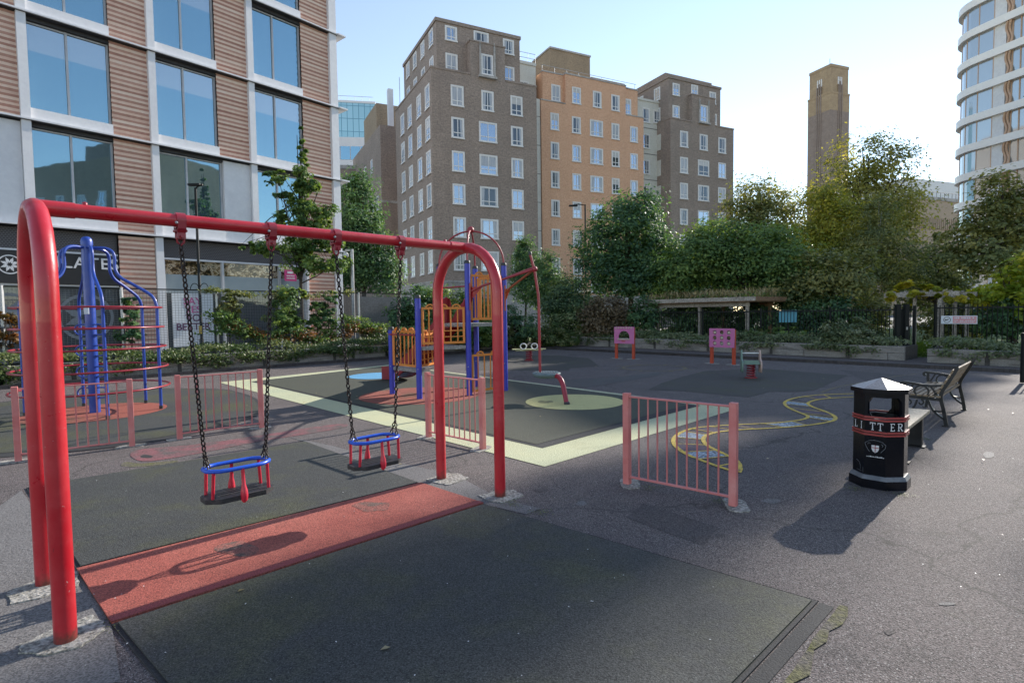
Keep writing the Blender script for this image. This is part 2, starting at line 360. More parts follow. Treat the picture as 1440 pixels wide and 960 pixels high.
M['orange'] = paint('orange plastic', (0.62, 0.20, 0.025), (0.66, 0.25, 0.05), 0.45, 0.05)
M['orange_dk'] = paint('faded orange bracket', (0.36, 0.09, 0.03), (0.40, 0.12, 0.05), 0.45, 0.05)
M['black_rubber'] = mat('black seat rubber', (0.018, 0.018, 0.02), (0.03, 0.03, 0.033), 6, fine=60, fine_amt=0.4, rough=0.55, bump=0.002)
M['chain'] = mat('rusty dark chain steel', (0.05, 0.04, 0.035), (0.025, 0.022, 0.022), 25, rough=0.45, metal=0.75)
M['steel'] = mat('galvanised steel', (0.42, 0.43, 0.44), (0.34, 0.35, 0.36), 8, rough=0.45, metal=0.7)
M['cap'] = mat('black plastic cap', (0.02, 0.02, 0.022), (0.03, 0.03, 0.03), 4, rough=0.5)
M['deck'] = mat('grey ridged deck', (0.30, 0.30, 0.29), (0.24, 0.24, 0.235), 4, fine=40, fine_amt=0.4, rough=0.6)
M['disc'] = mat('blue grey rubber disc', (0.10, 0.15, 0.17), (0.13, 0.18, 0.20), 5, fine=50, fine_amt=0.4, rough=0.6)
M['timber'] = mat('grey weathered sleeper', (0.30, 0.28, 0.255), (0.21, 0.195, 0.175), 2.2, fine=28, fine_amt=0.5, rough=0.9, bump=0.006, stretch=(1, 1, 5), stain=(0.10, 0.09, 0.078), stain_scale=1.6, stain_pos=(0.5, 0.75))
M['timber_dark'] = mat('dark wet sleeper end', (0.05, 0.046, 0.043), (0.07, 0.064, 0.058), 4, fine=30, fine_amt=0.5, rough=0.85)
M['timber_pale'] = mat('pale grey shelter timber', (0.38, 0.345, 0.30), (0.27, 0.24, 0.205), 2, fine=25, fine_amt=0.5, rough=0.9)
M['timber_warm'] = mat('brown shelter beam', (0.24, 0.145, 0.08), (0.16, 0.10, 0.06), 2, fine=25, fine_amt=0.5, rough=0.85)
M['bench_wood'] = mat('bench hardwood', (0.27, 0.19, 0.11), (0.20, 0.145, 0.09), 3, fine=30, fine_amt=0.5, rough=0.7, stretch=(6, 6, 6), stain=(0.33, 0.27, 0.19), stain_scale=2)
M['plank'] = mat('worn pale plank', (0.36, 0.31, 0.23), (0.29, 0.25, 0.18), 2.5, fine=35, fine_amt=0.4, rough=0.75, stain=(0.2, 0.17, 0.12), stain_scale=5, stain_pos=(0.55, 0.7))
M['iron'] = paint('black cast iron', (0.006, 0.0075, 0.010), (0.012, 0.014, 0.017), 0.36, 0.0)
M['railing'] = mat('dark green black railing', (0.005, 0.007, 0.0065), (0.009, 0.011, 0.0105), 3, rough=0.6, spec=0.3)
M['bin'] = mat('gloss black litter bin', (0.0025, 0.003, 0.006), (0.006, 0.007, 0.011), 4, rough=0.22, spec=0.28)
M['bin_lid'] = mat('dusty black lid', (0.12, 0.118, 0.13), (0.16, 0.155, 0.165), 5, fine=50, fine_amt=0.4, rough=0.38)
M['bin_edge'] = mat('worn pale plinth edge', (0.16, 0.17, 0.19), (0.09, 0.10, 0.115), 9, rough=0.5)
M['bin_red'] = paint('red bin band', (0.28, 0.03, 0.03), (0.33, 0.06, 0.05), 0.45, 0.1)
M['white'] = mat('white paint', (0.72, 0.72, 0.71), (0.62, 0.62, 0.61), 3, rough=0.5)
M['letter'] = mat('white lettering', (0.66, 0.67, 0.68), (0.5, 0.5, 0.52), 12, rough=0.5)
M['panel_pink'] = paint('mauve pink play board', (0.50, 0.13, 0.32), (0.55, 0.19, 0.37), 0.55, 0.0)
M['leg_red'] = paint('red orange leg', (0.46, 0.06, 0.02), (0.40, 0.05, 0.02), 0.5, 0.05)
M['cream'] = mat('cream plastic', (0.55, 0.48, 0.36), (0.48, 0.42, 0.32), 4, rough=0.6)
M['rider_green'] = mat('faded green board', (0.13, 0.21, 0.17), (0.18, 0.26, 0.21), 5, rough=0.6)
M['rider_pink'] = mat('faded salmon board', (0.50, 0.36, 0.29), (0.42, 0.30, 0.25), 5, rough=0.6)
M['lime'] = mat('pale yellow board', (0.52, 0.50, 0.26), (0.45, 0.45, 0.25), 5, rough=0.6)
M['sign_blue'] = mat('pale blue sign back', (0.10, 0.36, 0.48), (0.12, 0.40, 0.52), 3, rough=0.5)
M['sign_white'] = mat('white sign face', (0.62, 0.66, 0.70), (0.55, 0.60, 0.64), 4, rough=0.5)
M['sign_pink'] = mat('faded red sign face', (0.55, 0.22, 0.25), (0.60, 0.30, 0.32), 6, rough=0.5)
M['ink'] = mat('black print', (0.02, 0.02, 0.022), (0.03, 0.03, 0.03), 4, rough=0.6)
M['magenta'] = mat('magenta sign', (0.45, 0.02, 0.16), (0.40, 0.02, 0.14), 4, rough=0.5)
M['brick_dark'] = brick_mat('dark brown stock brick', (0.345, 0.272, 0.222), (0.25, 0.195, 0.158), (0.33, 0.285, 0.245), stain=(0.16, 0.13, 0.112))
M['brick_side'] = M['brick_dark']
M['brick_orange'] = brick_mat('orange brick', (0.70, 0.40, 0.245), (0.62, 0.345, 0.205), (0.64, 0.47, 0.35), stain=(0.52, 0.29, 0.175), stain_amt=0.4)
M['brick_tan'] = brick_mat('tan brick', (0.38, 0.29, 0.19), (0.33, 0.245, 0.16), (0.25, 0.2, 0.15), stain=(0.17, 0.13, 0.09))
M['brick_pale'] = brick_mat('pale gallery brick', (0.44, 0.34, 0.24), (0.40, 0.30, 0.21), (0.4, 0.33, 0.26), stain=(0.32, 0.25, 0.18), stain_amt=0.3)
M['brick_chim'] = brick_mat('chimney brick', (0.285, 0.235, 0.20), (0.235, 0.19, 0.165), (0.27, 0.23, 0.20), bw=0.9, bh=0.5, stain=(0.19, 0.14, 0.115), stain_amt=0.6)
M['brick_cap'] = brick_mat('pale chimney cap brick', (0.42, 0.32, 0.20), (0.36, 0.27, 0.17), (0.36, 0.28, 0.2), bw=0.9, bh=0.5, stain=(0.2, 0.14, 0.09), stain_amt=0.5)
M['stone'] = mat('pale base stone', (0.44, 0.42, 0.39), (0.38, 0.36, 0.335), 0.7, fine=12, fine_amt=0.3, rough=0.85, stain=(0.2, 0.19, 0.17), stain_scale=0.6)
M['render_white'] = mat('pale grey render', (0.64, 0.63, 0.57), (0.57, 0.56, 0.51), 0.6, fine=9, fine_amt=0.15, rough=0.8)
M['frame'] = mat('white window frame', (0.78, 0.77, 0.75), (0.68, 0.67, 0.65), 2, rough=0.6)
M['metal_white'] = mat('white metal cladding', (0.70, 0.70, 0.71), (0.64, 0.64, 0.66), 0.8, fine=6, fine_amt=0.08, rough=0.45, spec=0.5)
M['mullion'] = mat('silver mullion', (0.50, 0.51, 0.53), (0.42, 0.43, 0.45), 3, rough=0.4)
M['shadow_gap'] = mat('dark core and ledge shade', (0.05, 0.05, 0.055), (0.035, 0.035, 0.04), 2, rough=0.6)
M['grille'] = mat('dark grille', (0.055, 0.05, 0.05), (0.085, 0.08, 0.08), 5, rough=0.6)
M['sign_black'] = mat('black fascia', (0.008, 0.009, 0.012), (0.013, 0.013, 0.017), 2, rough=0.35)
M['pane_sky'] = glass_mat('window glass', (0.34, 0.42, 0.52), 0.8, 0.03, 0.01)
M['pane_dark'] = glass_mat('dark window glass', (0.10, 0.12, 0.14), 0.6, 0.03, 0.01)
M['pane_curtain'] = mat('curtained window', (0.45, 0.46, 0.47), (0.28, 0.31, 0.35), 3.5, rough=0.15, stretch=(4, 1, 0.3), detail=2, spec=0.8)
M['glass_office'] = glass_mat('office glazing', (0.215, 0.36, 0.44), 0.85, 0.02, 0.004)
M['glass_tower'] = None
# ------------------------------------------------------------------ ground and markings
def sheet(name, pts, z, m, kind='structure'):
    o = MB().poly([(x, y, z) for x, y in (pts if sum(pts[i][0] * pts[(i + 1) % len(pts)][1] - pts[(i + 1) % len(pts)][0] * pts[i][1] for i in range(len(pts))) > 0 else list(reversed(pts)))]).build(name, m)
    o['kind'] = kind; return o
def slab(name, pts, z0, z1, m, bevel=0.0):
    o = MB().prism(pts, z0, z1).build(name, m, bevel=bevel); o['kind'] = 'structure'; return o
P = lambda *a: [gp(*p) for p in a]
uL = np.array((0.6907, 0.7232)); nL = np.array((-0.7232, 0.6907))       # along / outward from the left kerb
uR = np.array((0.676, -0.737)); nR = np.array((0.737, 0.676))           # along / outward from the right kerb
CORNER = np.array((0.6, 27.7)); KL = CORNER - uL * 24.0; KR = CORNER + uR * 24.0
uW = np.array((0.642, -0.767)); nW = np.array((0.767, 0.642)); W0 = np.array((11.81, 17.79))   # right planter face line
def wl(t, off=0.0): return W0 + uW * t + nW * off
def ll(t, off=0.0): return CORNER - uL * t + nL * off

sheet('ground', [(-900, -600), (900, -600), (900, 1400), (-900, 1400)], 0.0, M['ground'])
sheet('playground_asphalt', [tuple(KL + nL * 0.05 - uL * 2), tuple(CORNER), tuple(KR + nR * 0.05 + uR * 3), (16, -8), (-12, -8)], 0.004, M['asphalt'])
sheet('pavement', [tuple(ll(-4, 3.2)), tuple(ll(60, 3.2)), tuple(ll(60, 12)), tuple(ll(-30, 16)), tuple(ll(-30, 3.2))], 0.006, M['paving'])
sheet('path', [tuple(wl(.3, -.4)), tuple(wl(2.4, -.4)), tuple(wl(2.6, 2.2)), tuple(wl(.4, 2.2))], 0.078, M['asphalt'])
# raised strip between the right kerb and its planters
slab('path', [tuple(CORNER + nR * 0.12), tuple(KR + nR * 0.12), tuple(KR + nR * 2.2), tuple(CORNER + nR * 2.4)], 0.0, 0.07, M['asphalt'])
sheet('lawn', [tuple(wl(-22, 1.6)), tuple(wl(20, 1.6)), tuple(wl(24, 30)), tuple(wl(-24, 34))], 0.09, M['lawn'])
# swing mats
m0, m1, m2, m3 = gp(37, 687), gp(430, 622), gp(592, 681), gp(108, 803)
s1, s2 = gp(157, 880), gp(680, 710); e2 = gp(1150, 848)
vv = np.array(e2) - np.array(s2); e1 = tuple(np.array(s1) + vv)
def inset(q, d):
    c = np.mean(np.array(q), 0); return [tuple(np.array(p) + (c - np.array(p)) / np.linalg.norm(c - np.array(p)) * d) for p in q]
slab('rubber_mat_edge', [m0, m1, m2, s2, e2, e1, s1, m3], 0.0, 0.014, M['rubber_edge'])
for q in ([m0, m1, m2, m3], [s1, s2, e2, e1]): slab('rubber_mat', inset(q, 0.035), 0.0, 0.024, M['rubber'], 0.008)
a = np.array(s1); b = np.array(s2); c_ = np.array(m2); d_ = np.array(m3); k = 0.075
slab('red_rubber_strip', [tuple(a), tuple(b), tuple(c_), tuple(d_)], 0.0, 0.024, M['rubber_red'])
sheet('red_rubber_band', [tuple(a), tuple(b), tuple(b + (c_ - b) * k), tuple(a + (d_ - a) * k)], 0.0275, M['rubber_red_dark'])
# dark uncovered channel and crumbling edge along the near right end of the mat
ux = np.array(uL)
slab('asphalt_patch', [tuple(np.array(e2) + ux * 0.02), tuple(np.array(e2) + ux * 0.16 - vv * 0.01), tuple(np.array(e2) + ux * 0.16 + vv * -0.6 - vv * 0.0), tuple(np.array(e2) + ux * 0.02 - vv * 0.6)], 0.0, 0.007, M['asphalt'])
ch = [tuple(np.array(e2) + ux * 0.015), tuple(np.array(e2) + ux * 0.10 + vv * 0.012), tuple(np.array(e1) + ux * 1.60 + vv * 0.012)]
sheet('rubber_channel', [tuple(np.array(e2) + vv / np.linalg.norm(vv) * 0.01), tuple(np.array(e2) + vv / np.linalg.norm(vv) * 0.085), tuple(np.array(e1) + vv / np.linalg.norm(vv) * 0.085), tuple(np.array(e1) + vv / np.linalg.norm(vv) * 0.01)], 0.009, M['rubber_edge'])
vn_ = vv / np.linalg.norm(vv); rn_ = random.Random(6); Lc = np.linalg.norm(np.array(e2) - np.array(e1))
mj = [tuple(np.array(e2) + vn_ * (.09 + rn_.uniform(0, .012)) - ux * (Lc * k / 24) + ux * .04) for k in range(20)] + [tuple(np.array(e2) + vn_ * (.11 + rn_.uniform(0, .06)) - ux * (Lc * k / 24) + ux * .05) for k in range(19, -1, -1)]
sheet('mossy_joint', mj, 0.010, M['moss'])
# grey repair strips beside the swing mats
sheet('repair_strip', P((404, 614), (470, 628), (545, 648), (640, 668), (700, 700), (760, 716), (740, 724), (690, 712), (592, 681), (430, 622)), 0.008, M['patch'])
sheet('repair_strip', P((-120, 800), (30, 690), (108, 803), (157, 880), (170, 960), (-160, 1000)), 0.008, M['patch'])
# concrete pads round posts
def pad(cx, cy, w, d, rz, seed, z=0.012):
    rn = random.Random(seed); n = 14; pts = []
    for i in range(n):
        a = 2 * math.pi * i / n; sx = abs(math.cos(a)) ** 0.5 * (1 if math.cos(a) > 0 else -1); sy = abs(math.sin(a)) ** 0.5 * (1 if math.sin(a) > 0 else -1)
        x, y = w / 2 * sx * rn.uniform(0.85, 1.1), d / 2 * sy * rn.uniform(0.85, 1.1)
        pts.append((cx + x * math.cos(rz) - y * math.sin(rz), cy + x * math.sin(rz) + y * math.cos(rz)))
    return slab('concrete_pad', pts, 0.0, z, M['concrete'])
ang = math.atan2(uL[1], uL[0])
FEET = [(-3.02, 3.53), (-2.38, 2.89), (-0.75, 5.73), (-0.13, 5.14)]
def ragged(pts, seed):
    rn = random.Random(seed); out = []
    for i in range(len(pts)):
        p, q_ = np.array(pts[i]), np.array(pts[(i + 1) % len(pts)])
        for t in (0, .25, .5, .75): out.append(tuple(p + (q_ - p) * t + np.array((rn.uniform(-.012, .012), rn.uniform(-.012, .012)))))
    return out
for sd_, pp in enumerate((((8, 835), (52, 817), (107, 806), (110, 826), (75, 838), (17, 852)), ((27, 910), (78, 886), (130, 868), (148, 878), (150, 887), (108, 914), (60, 925), (30, 920)), [(580 + x / 7.2, 640 + y / 7.2) for x, y in ((130, 260), (350, 190), (480, 200), (575, 240), (370, 315), (260, 300))], [(580 + x / 7.2, 640 + y / 7.2) for x, y in ((670, 420), (860, 370), (1020, 365), (1130, 415), (910, 500), (760, 470))])):
    slab('concrete_pad', ragged(P(*pp), sd_), 0.0, 0.016, M['concrete'])
RAILS = [((26, 649), (186, 628)), ((253, 618), (368, 602)), ((603, 615), (679, 632)), ((882, 681), (1031, 712))]
for i, (l, r) in enumerate(RAILS):
    for j, p in enumerate((l, r)):
        g = gp(*p); pad(g[0] + (0.03 if i == 3 else -0.02), g[1] + 0.01, 0.34, 0.2, 0.5 + 0.3 * i, 10 + 2 * i + j)
# safety surface of the climbing tower
cA, cB, cC, cD = gp(308, 538), gp(766, 657), gp(1038, 575), gp(549, 513)
ia, ib, ic = gp(353, 537), gp(763, 631), gp(985, 571)
def lerp(p, q, t): return (p[0] + (q[0] - p[0]) * t, p[1] + (q[1] - p[1]) * t)
idd = lerp(cD, lerp(ia, ic, .5), 0.05)
sheet('cream_border', [cA, cB, cC, cD], 0.010, M['rubber_cream'])
sheet('rubber_mat_edge', [ia, ib, ic, idd], 0.014, M['rubber_edge'])
sheet('play_surface', inset([ia, ib, ic, idd], 0.20), 0.018, M['rubber_play'])
sheet('red_circle', circ(-1.95, 11.75, 1.25, 40), 0.022, M['rubber_red_round'])
sheet('yellow_circle', circ(1.17, 10.6, 0.93, 40), 0.022, M['rubber_yellow'])
sheet('blue_circle', circ(-3.75, 15.7, 0.85, 32), 0.022, M['rubber_blue'])
# climber surface
sheet('rubber_mat_edge', spline(P((0, 644), (100, 636), (223, 621), (300, 604), (352, 589), (368, 577), (362, 562), (337, 552), (300, 547), (200, 547), (100, 555), (0, 566), (-150, 590), (-260, 640), (-120, 655)), 5, True), 0.010, M['rubber_edge'])
sheet('climber_surface', spline(P((0, 638), (100, 631), (223, 616), (300, 600), (348, 587), (363, 576), (357, 563), (333, 553), (300, 548), (200, 548), (100, 556), (0, 567), (-150, 591), (-240, 636), (-120, 648)), 5, True), 0.014, M['rubber'])
sheet('red_circle', circ(-7.6, 10.15, 1.12, 36), 0.018, M['rubber_red_round'])
# other patches and painted marks
sheet('rubber_patch', P((655, 499), (715, 499.5), (786, 500), (828, 504), (843, 515), (801, 518), (800, 521), (655, 521)), 0.009, M['rubber_black'])
sheet('rubber_patch', P((928, 540), (945, 534), (990, 522), (1067, 518), (1193, 528), (1147, 548), (1127, 551), (1083, 551), (1053, 559), (960, 550), (912, 548)), 0.009, M['rubber_black'])
sheet('drain_stain', P((800, 534), (860, 531), (925, 524), (930, 527), (880, 536), (830, 544), (790, 546), (770, 544)), 0.008, mat('damp dark asphalt', (0.045, 0.042, 0.04), (0.06, 0.055, 0.05), 2, fine=70, fine_amt=0.6, rough=0.6))
sheet('pink_path_mark', spline(P((183, 640), (200, 632), (260, 627), (330, 618), (400, 607), (470, 597), (489, 597), (480, 602), (430, 611), (370, 620), (300, 634), (240, 645), (200, 649)), 4, True), 0.008, M['paint_pink'])
sheet('moss_patch', spline(P((178, 650), (200, 652), (250, 648), (235, 653), (190, 657), (170, 655)), 4, True), 0.007, M['moss'])
def blotch(name, px, py, rx, ry, m, z, seed):
    rn = random.Random(seed); n = 9; sheet(name, spline(P(*[(px + rx * rn.uniform(.7, 1.15) * math.cos(2 * math.pi * i / n), py + ry * rn.uniform(.7, 1.15) * math.sin(2 * math.pi * i / n)) for i in range(n)]), 4, True), z, m)
M['worn_red'] = mat('scuffed red rubber', (.22, .085, .065), (.27, .09, .07), 4, fine=90, fine_amt=.7, rough=.85, stain=(.12, .085, .07), stain_scale=9, stain_pos=(.45, .6))
M['worn_yellow'] = mat('scuffed yellow rubber', (.16, .15, .08), (.34, .32, .14), 7, fine=60, fine_amt=.8, rough=.9)
blotch('worn_patch', 525, 716, 28, 8, M['worn_red'], .0255, 3); blotch('worn_patch', 335, 775, 30, 11, M['worn_red'], .0255, 5); blotch('worn_patch', 766, 566.5, 14, 2.2, M['worn_yellow'], .0225, 7)
blotch('drain_cover', 207, 642.5, 10, 2.6, M['rubber_edge'], .0095, 8)
M['patch_dark'] = mat('darker asphalt repair', (.070, .060, .058), (.085, .072, .068), 1.5, fine=100, fine_amt=.9, rough=.88, bump=.006)
sheet('asphalt_patch', P((905, 708), (1010, 742), (990, 768), (880, 728)), .0065, M['patch_dark']); sheet('asphalt_patch', P((1180, 520), (1300, 530), (1360, 548), (1240, 545)), .0065, M['patch_dark'])
for k, (px_, py_) in enumerate(((1012, 713 + 40), (818, 708), (1130, 640), (1330, 850), (1250, 890), (1390, 640), (760, 690), (1085, 705))): blotch('stain_spot', px_, py_, 7 + k % 4 * 2, 2.6 + k % 3, M['patch'] if k % 2 else M['patch_dark'], .0072, 20 + k)
def ribbon(name, pts, w, z, m, closed=False):
    Q = [np.array(p) for p in pts]; n = len(Q); mb = MB(); L = []; Rr = []
    for i in range(n):
        t = Q[(i + 1) % n] - Q[i - 1] if closed else Q[min(i + 1, n - 1)] - Q[max(i - 1, 0)]
        t /= np.linalg.norm(t); a = np.array((-t[1], t[0])) * w / 2; L.append(Q[i] + a); Rr.append(Q[i] - a)
    for i in range(n if closed else n - 1):
        j = (i + 1) % n; mb.poly([(*Rr[i], z), (*Rr[j], z), (*L[j], z), (*L[i], z)])
    o = mb.build(name, m); o['kind'] = 'structure'; return o
q = lambda l: P(*[(930 + x / 5.333, 540 + y / 5.333) for x, y in l])
E1 = q([(1440, 74), (1250, 80), (1100, 92), (1000, 108), (940, 128), (925, 150), (955, 180), (1040, 218), (1095, 240), (1090, 258), (1030, 274), (870, 293), (600, 306), (400, 318), (250, 333), (150, 365), (95, 410), (100, 460), (180, 525), (300, 575), (420, 620), (520, 652), (578, 668)])
E2 = q([(1440, 100), (1300, 106), (1200, 115), (1130, 130), (1100, 148), (1130, 172), (1240, 212), (1300, 245), (1300, 270), (1250, 288), (1150, 305), (1000, 322), (800, 335), (600, 345), (430, 362), (335, 390), (315, 425), (350, 468), (430, 508), (520, 552), (575, 590), (590, 635), (578, 668)])
F1, F2 = spline(E1, 5), spline(E2, 5)
for k, (i, mm) in enumerate(((6, 'paint_purple'), (20, 'paint_blue'), (30, 'paint_purple'), (38, 'paint_blue'), (52, 'paint_blue'), (60, 'paint_purple'), (66, 'paint_purple'), (74, 'paint_blue'), (84, 'paint_purple'), (89, 'paint_blue'), (100, 'paint_purple'))):
    j = min(i + 5, len(F1) - 1)
    sheet('painted_cell', [F1[x] for x in range(i, j + 1)] + [F2[x] for x in range(j, i - 1, -1)], 0.007, M[mm])
for F in (F1, F2): ribbon('yellow_line', F, 0.055, 0.011, M['paint_yellow'])
for i in (6, 11, 20, 25, 30, 35, 38, 43, 52, 57, 62, 66, 71, 74, 79, 84, 89, 94, 100, 105): ribbon('yellow_line', [F1[i], F2[i]], 0.028, 0.0095, M['paint_yellow'])
cg = np.array(gp(919.5, 517.3)); rr = np.linalg.norm(np.array(gp(876, 517.3)) - np.array(gp(963, 517.3))) / 2
ribbon('yellow_line', circ(cg[0], cg[1], rr, 36), 0.09, 0.008, M['paint_pale'], True)
for k in range(8):
    a = 2 * math.pi * k / 8 + 0.2; ribbon('yellow_line', [(cg[0] + rr * math.cos(a), cg[1] + rr * math.sin(a)), (cg[0] + (rr + .3) * math.cos(a), cg[1] + (rr + .3) * math.sin(a))], 0.07, 0.010, M['paint_pale'])
ribbon('yellow_line', spline(P((1155, 552), (1180, 544), (1230, 535), (1262, 529), (1290, 526)), 5), 0.05, 0.008, M['paint_pale'])
# brick kerbs
t = NT('dark engineering brick kerb'); uv = t.coord('UV'); bt = t.n('ShaderNodeTexBrick'); t.l(uv, bt.inputs[0]); bt.inputs['Scale'].default_value = 1
for k, v in (('Brick Width', 0.112), ('Row Height', 0.3), ('Mortar Size', 0.007)): bt.inputs[k].default_value = v
for k, v in (('Color1', (0.032, 0.027, 0.028)), ('Color2', (0.055, 0.046, 0.047)), ('Mortar', (0.015, 0.014, 0.013))): bt.inputs[k].default_value = (*v, 1)
M['kerb'] = t.done(t.bsdf(t.mix(0.4, bt.outputs[0], t.noise(uv, 9, 3), 'OVERLAY'), 0.6, bump=bt.outputs['Fac'], bump_d=0.006))
def line_block(mb, p, q, n, o0, o1, z0, z1):
    p = np.array(p); q = np.array(q); mb.prism([tuple(p + n * o0), tuple(q + n * o0), tuple(q + n * o1), tuple(p + n * o1)], z0, z1)
mb = MB(); line_block(mb, KL, CORNER + uL * 0.1, nL, 0.0, 0.14, 0, 0.10); o = mb.build('brick_kerb', M['kerb'], bevel=0.012); o['kind'] = 'structure'
mb = MB(); line_block(mb, CORNER, KR, nR, 0.0, 0.14, 0, 0.105); o = mb.build('brick_kerb', M['kerb'], bevel=0.012); o['kind'] = 'structure'

# ------------------------------------------------------------------ timber planters
def planter(p, q, n, depth, h, label, joints, z0=0.0, seed=1):
    p = np.array(p, float); q = np.array(q, float); u = (q - p) / np.linalg.norm(q - p); L = np.linalg.norm(q - p); rn = random.Random(seed)
    root = empty('timber_planter', (p[0], p[1], z0), math.atan2(u[1], u[0]), label, 'planter', 'sleeper planters round the playground')
    sgn = 1 if (-u[1] * n[0] + u[0] * n[1]) > 0 else -1
    hc = h / 2
    for row in range(2):
        xs = [0.0]; step = 2.55; x = step * (0.55 if row else 1.0)
        while x < L - 0.4: xs.append(x); x += step
        xs.append(L)
        for i in range(len(xs) - 1):
            d = rn.uniform(-.012, .012)
            MB().bx(xs[i] + .006, xs[i + 1] - .006, sgn * (0 + d), sgn * (0.13 + d), row * hc + .003, (row + 1) * hc - .004).build('sleeper', M['timber'], root, bevel=0.012)
            if i and joints and row == 1: MB().bx(xs[i] - .055, xs[i] + .055, sgn * (-.012), sgn * .1, 0.02, h - 0.01).build('joint_block', M['timber_dark'], root)
    for x in (0.07, L - 0.07): MB().bx(x - .065, x + .065, sgn * .135, sgn * depth, 0.002, h - .006).build('end_board', M['timber_dark'], root, bevel=0.01)
    MB().bx(0.14, L - .14, sgn * .14, sgn * depth, 0.0, h - .06).build('soil', M['soil'], root)
    return root
PLN = []
for i, (t0, t1) in enumerate(((29, 19.2), (19.1, 9.3), (9.2, 1.2))):
    planter(ll(t0, 0.28), ll(t1, 0.28), nL, 1.7, 0.5, ('long timber planter behind the blue climbing frame, nearest the left edge', 'long timber planter under the fence with the posters behind, left of the slide', 'timber planter in the far corner behind the orange panelled climbing tower')[i], True, 0, i + 3)
planter(wl(-15.2), wl(0.55), nW, 1.35, 0.45, 'longest grey sleeper planter, behind the two pink play boards, ending at the gate', True, 0.07, 9)
planter(gp(1303, 513), np.array(gp(1303, 513)) + uW * 7, nW, 1.3, 0.44, 'grey sleeper planter right of the gate, under the pink and white sign', True, 0.05, 12)

# ------------------------------------------------------------------ fences
def railing_run(p, q, z0, z1, root, gap=0.115, postgap=2.4):
    p = np.array(p); q = np.array(q); L = np.linalg.norm(q - p); u = (q - p) / L; n = max(1, round(L / postgap))
    for k in range(n + 1):
        c = p + u * L * k / n; MB().box((c[0], c[1], (z0 + z1) / 2 + .02), (.06, .06, z1 - z0 + .04)).build('post', M['railing'], root, True)
    for k in range(n):
        a = p + u * L * k / n; b = p + u * L * (k + 1) / n; mb = MB(); m_ = int(L / n / gap)
        for zz in (z0 + .1, z1 - .09): mb.bar((a[0], a[1], zz), (b[0], b[1], zz), .012, .045)
        for i in range(1, m_):
            c = a + (b - a) * i / m_; mb.box((c[0], c[1], (z0 + z1) / 2), (.019, .019, z1 - z0))
        mb.build('panel', M['railing'], root, True)
r1 = empty('railing_fence', (*wl(-15, 1.5), 0.1), 0, 'dark railing fence behind the long planter and the shelter front', 'fence')
railing_run(wl(-15, 1.5), wl(0.4, 1.5), 0.15, 1.74, r1)
gR = np.array(gp(1314, 506)); r2 = empty('railing_fence', (*gR, 0.1), 0, 'dark railing fence right of the open gate, carrying the pink and white sign', 'fence')
railing_run(gR, gR + uW * 7.5, 0.12, 1.78, r2)
gt = empty('gate', (*gp(1268, 507), 0.05), 0, 'black metal gate standing open, edge on, between the planters', 'gate')
g0 = np.array(gp(1261, 507.5)); g1 = np.array(gp(1273, 507))
for c in (g0, g1): MB().box((c[0], c[1], .95), (.13, .13, 1.75)).build('gate_post', M['railing'], gt, True, bevel=.006)
gv = np.array((0.35, 0.94)); mb = MB()
for zz in (.2, 1.65): mb.bar((*g1, zz), (*(g1 + gv * 1.0), zz), .03, .05)
for k in range(1, 10): c = g1 + gv * k * .1; mb.box((c[0], c[1], .92), (.02, .02, 1.46))
mb.build('gate_leaf', M['railing'], gt, True)
MB().box((g1[0] - .02, g1[1] - .075, 1.05), (.05, .02, .09)).build('latch', M['steel'], gt, True)
M['wire'] = mat('grey fence wire', (.16, .165, .17), (.11, .115, .12), 3, rough=.5, metal=.3)
M['hoarding'] = mat('grey fence boarding', (.25, .255, .265), (.20, .205, .21), .8, fine=14, fine_amt=.3, rough=.7, stretch=(1, 1, 3), stain=(.14, .14, .14), stain_scale=.9)
# grey welded mesh fence on the left
mf = empty('mesh_fence', (*ll(28, 2.2), 0), 0, 'tall dark wire mesh fence between the left planters and the offices', 'fence')
a0, a1 = ll(30, 2.2), ll(-0.5, 2.2); L = np.linalg.norm(a1 - a0)
npan = 11
for k in range(npan + 1):
    c = a0 + (a1 - a0) * k / npan; MB().box((c[0], c[1], 1.34), (.07, .07, 2.68)).build('post', M['steel'], mf, True)
for k in range(npan):
    a = a0 + (a1 - a0) * (k + .012) / npan; b = a0 + (a1 - a0) * (k + .988) / npan; mb = MB()
    for i in range(46): z = .12 + i * .055; mb.bar((*a, z), (*b, z), .011, .011)
    nv = int(np.linalg.norm(b - a) / .09)
    for i in range(nv + 1): c = a + (b - a) * i / nv; mb.box((c[0], c[1], 1.36), (.006, .006, 2.5))
    mb.build('mesh_panel', M['wire'], mf, True)
    if k >= 8: hq = MB(); hq.bar((*(a + nL * .10), 1.28), (*(b + nL * .10), 1.28), .02, 2.45); hq.build('hoarding_panel', M['hoarding'], mf, True)
    MB().bar((*a, 2.65), (*b, 2.65), .035, .04).build('top_rail', M['railing'], mf, True)
# dark post at the right edge with its low railing
r3 = empty('railing_fence', (*gp(1437, 540), 0), 0, 'low black railing with a square end post at the right edge', 'fence')
p3 = np.array(gp(1437.5, 539)); railing_run(p3, p3 + np.array((.95, -.3)) * 3.0, 0.02, 1.08, r3, postgap=1.5)
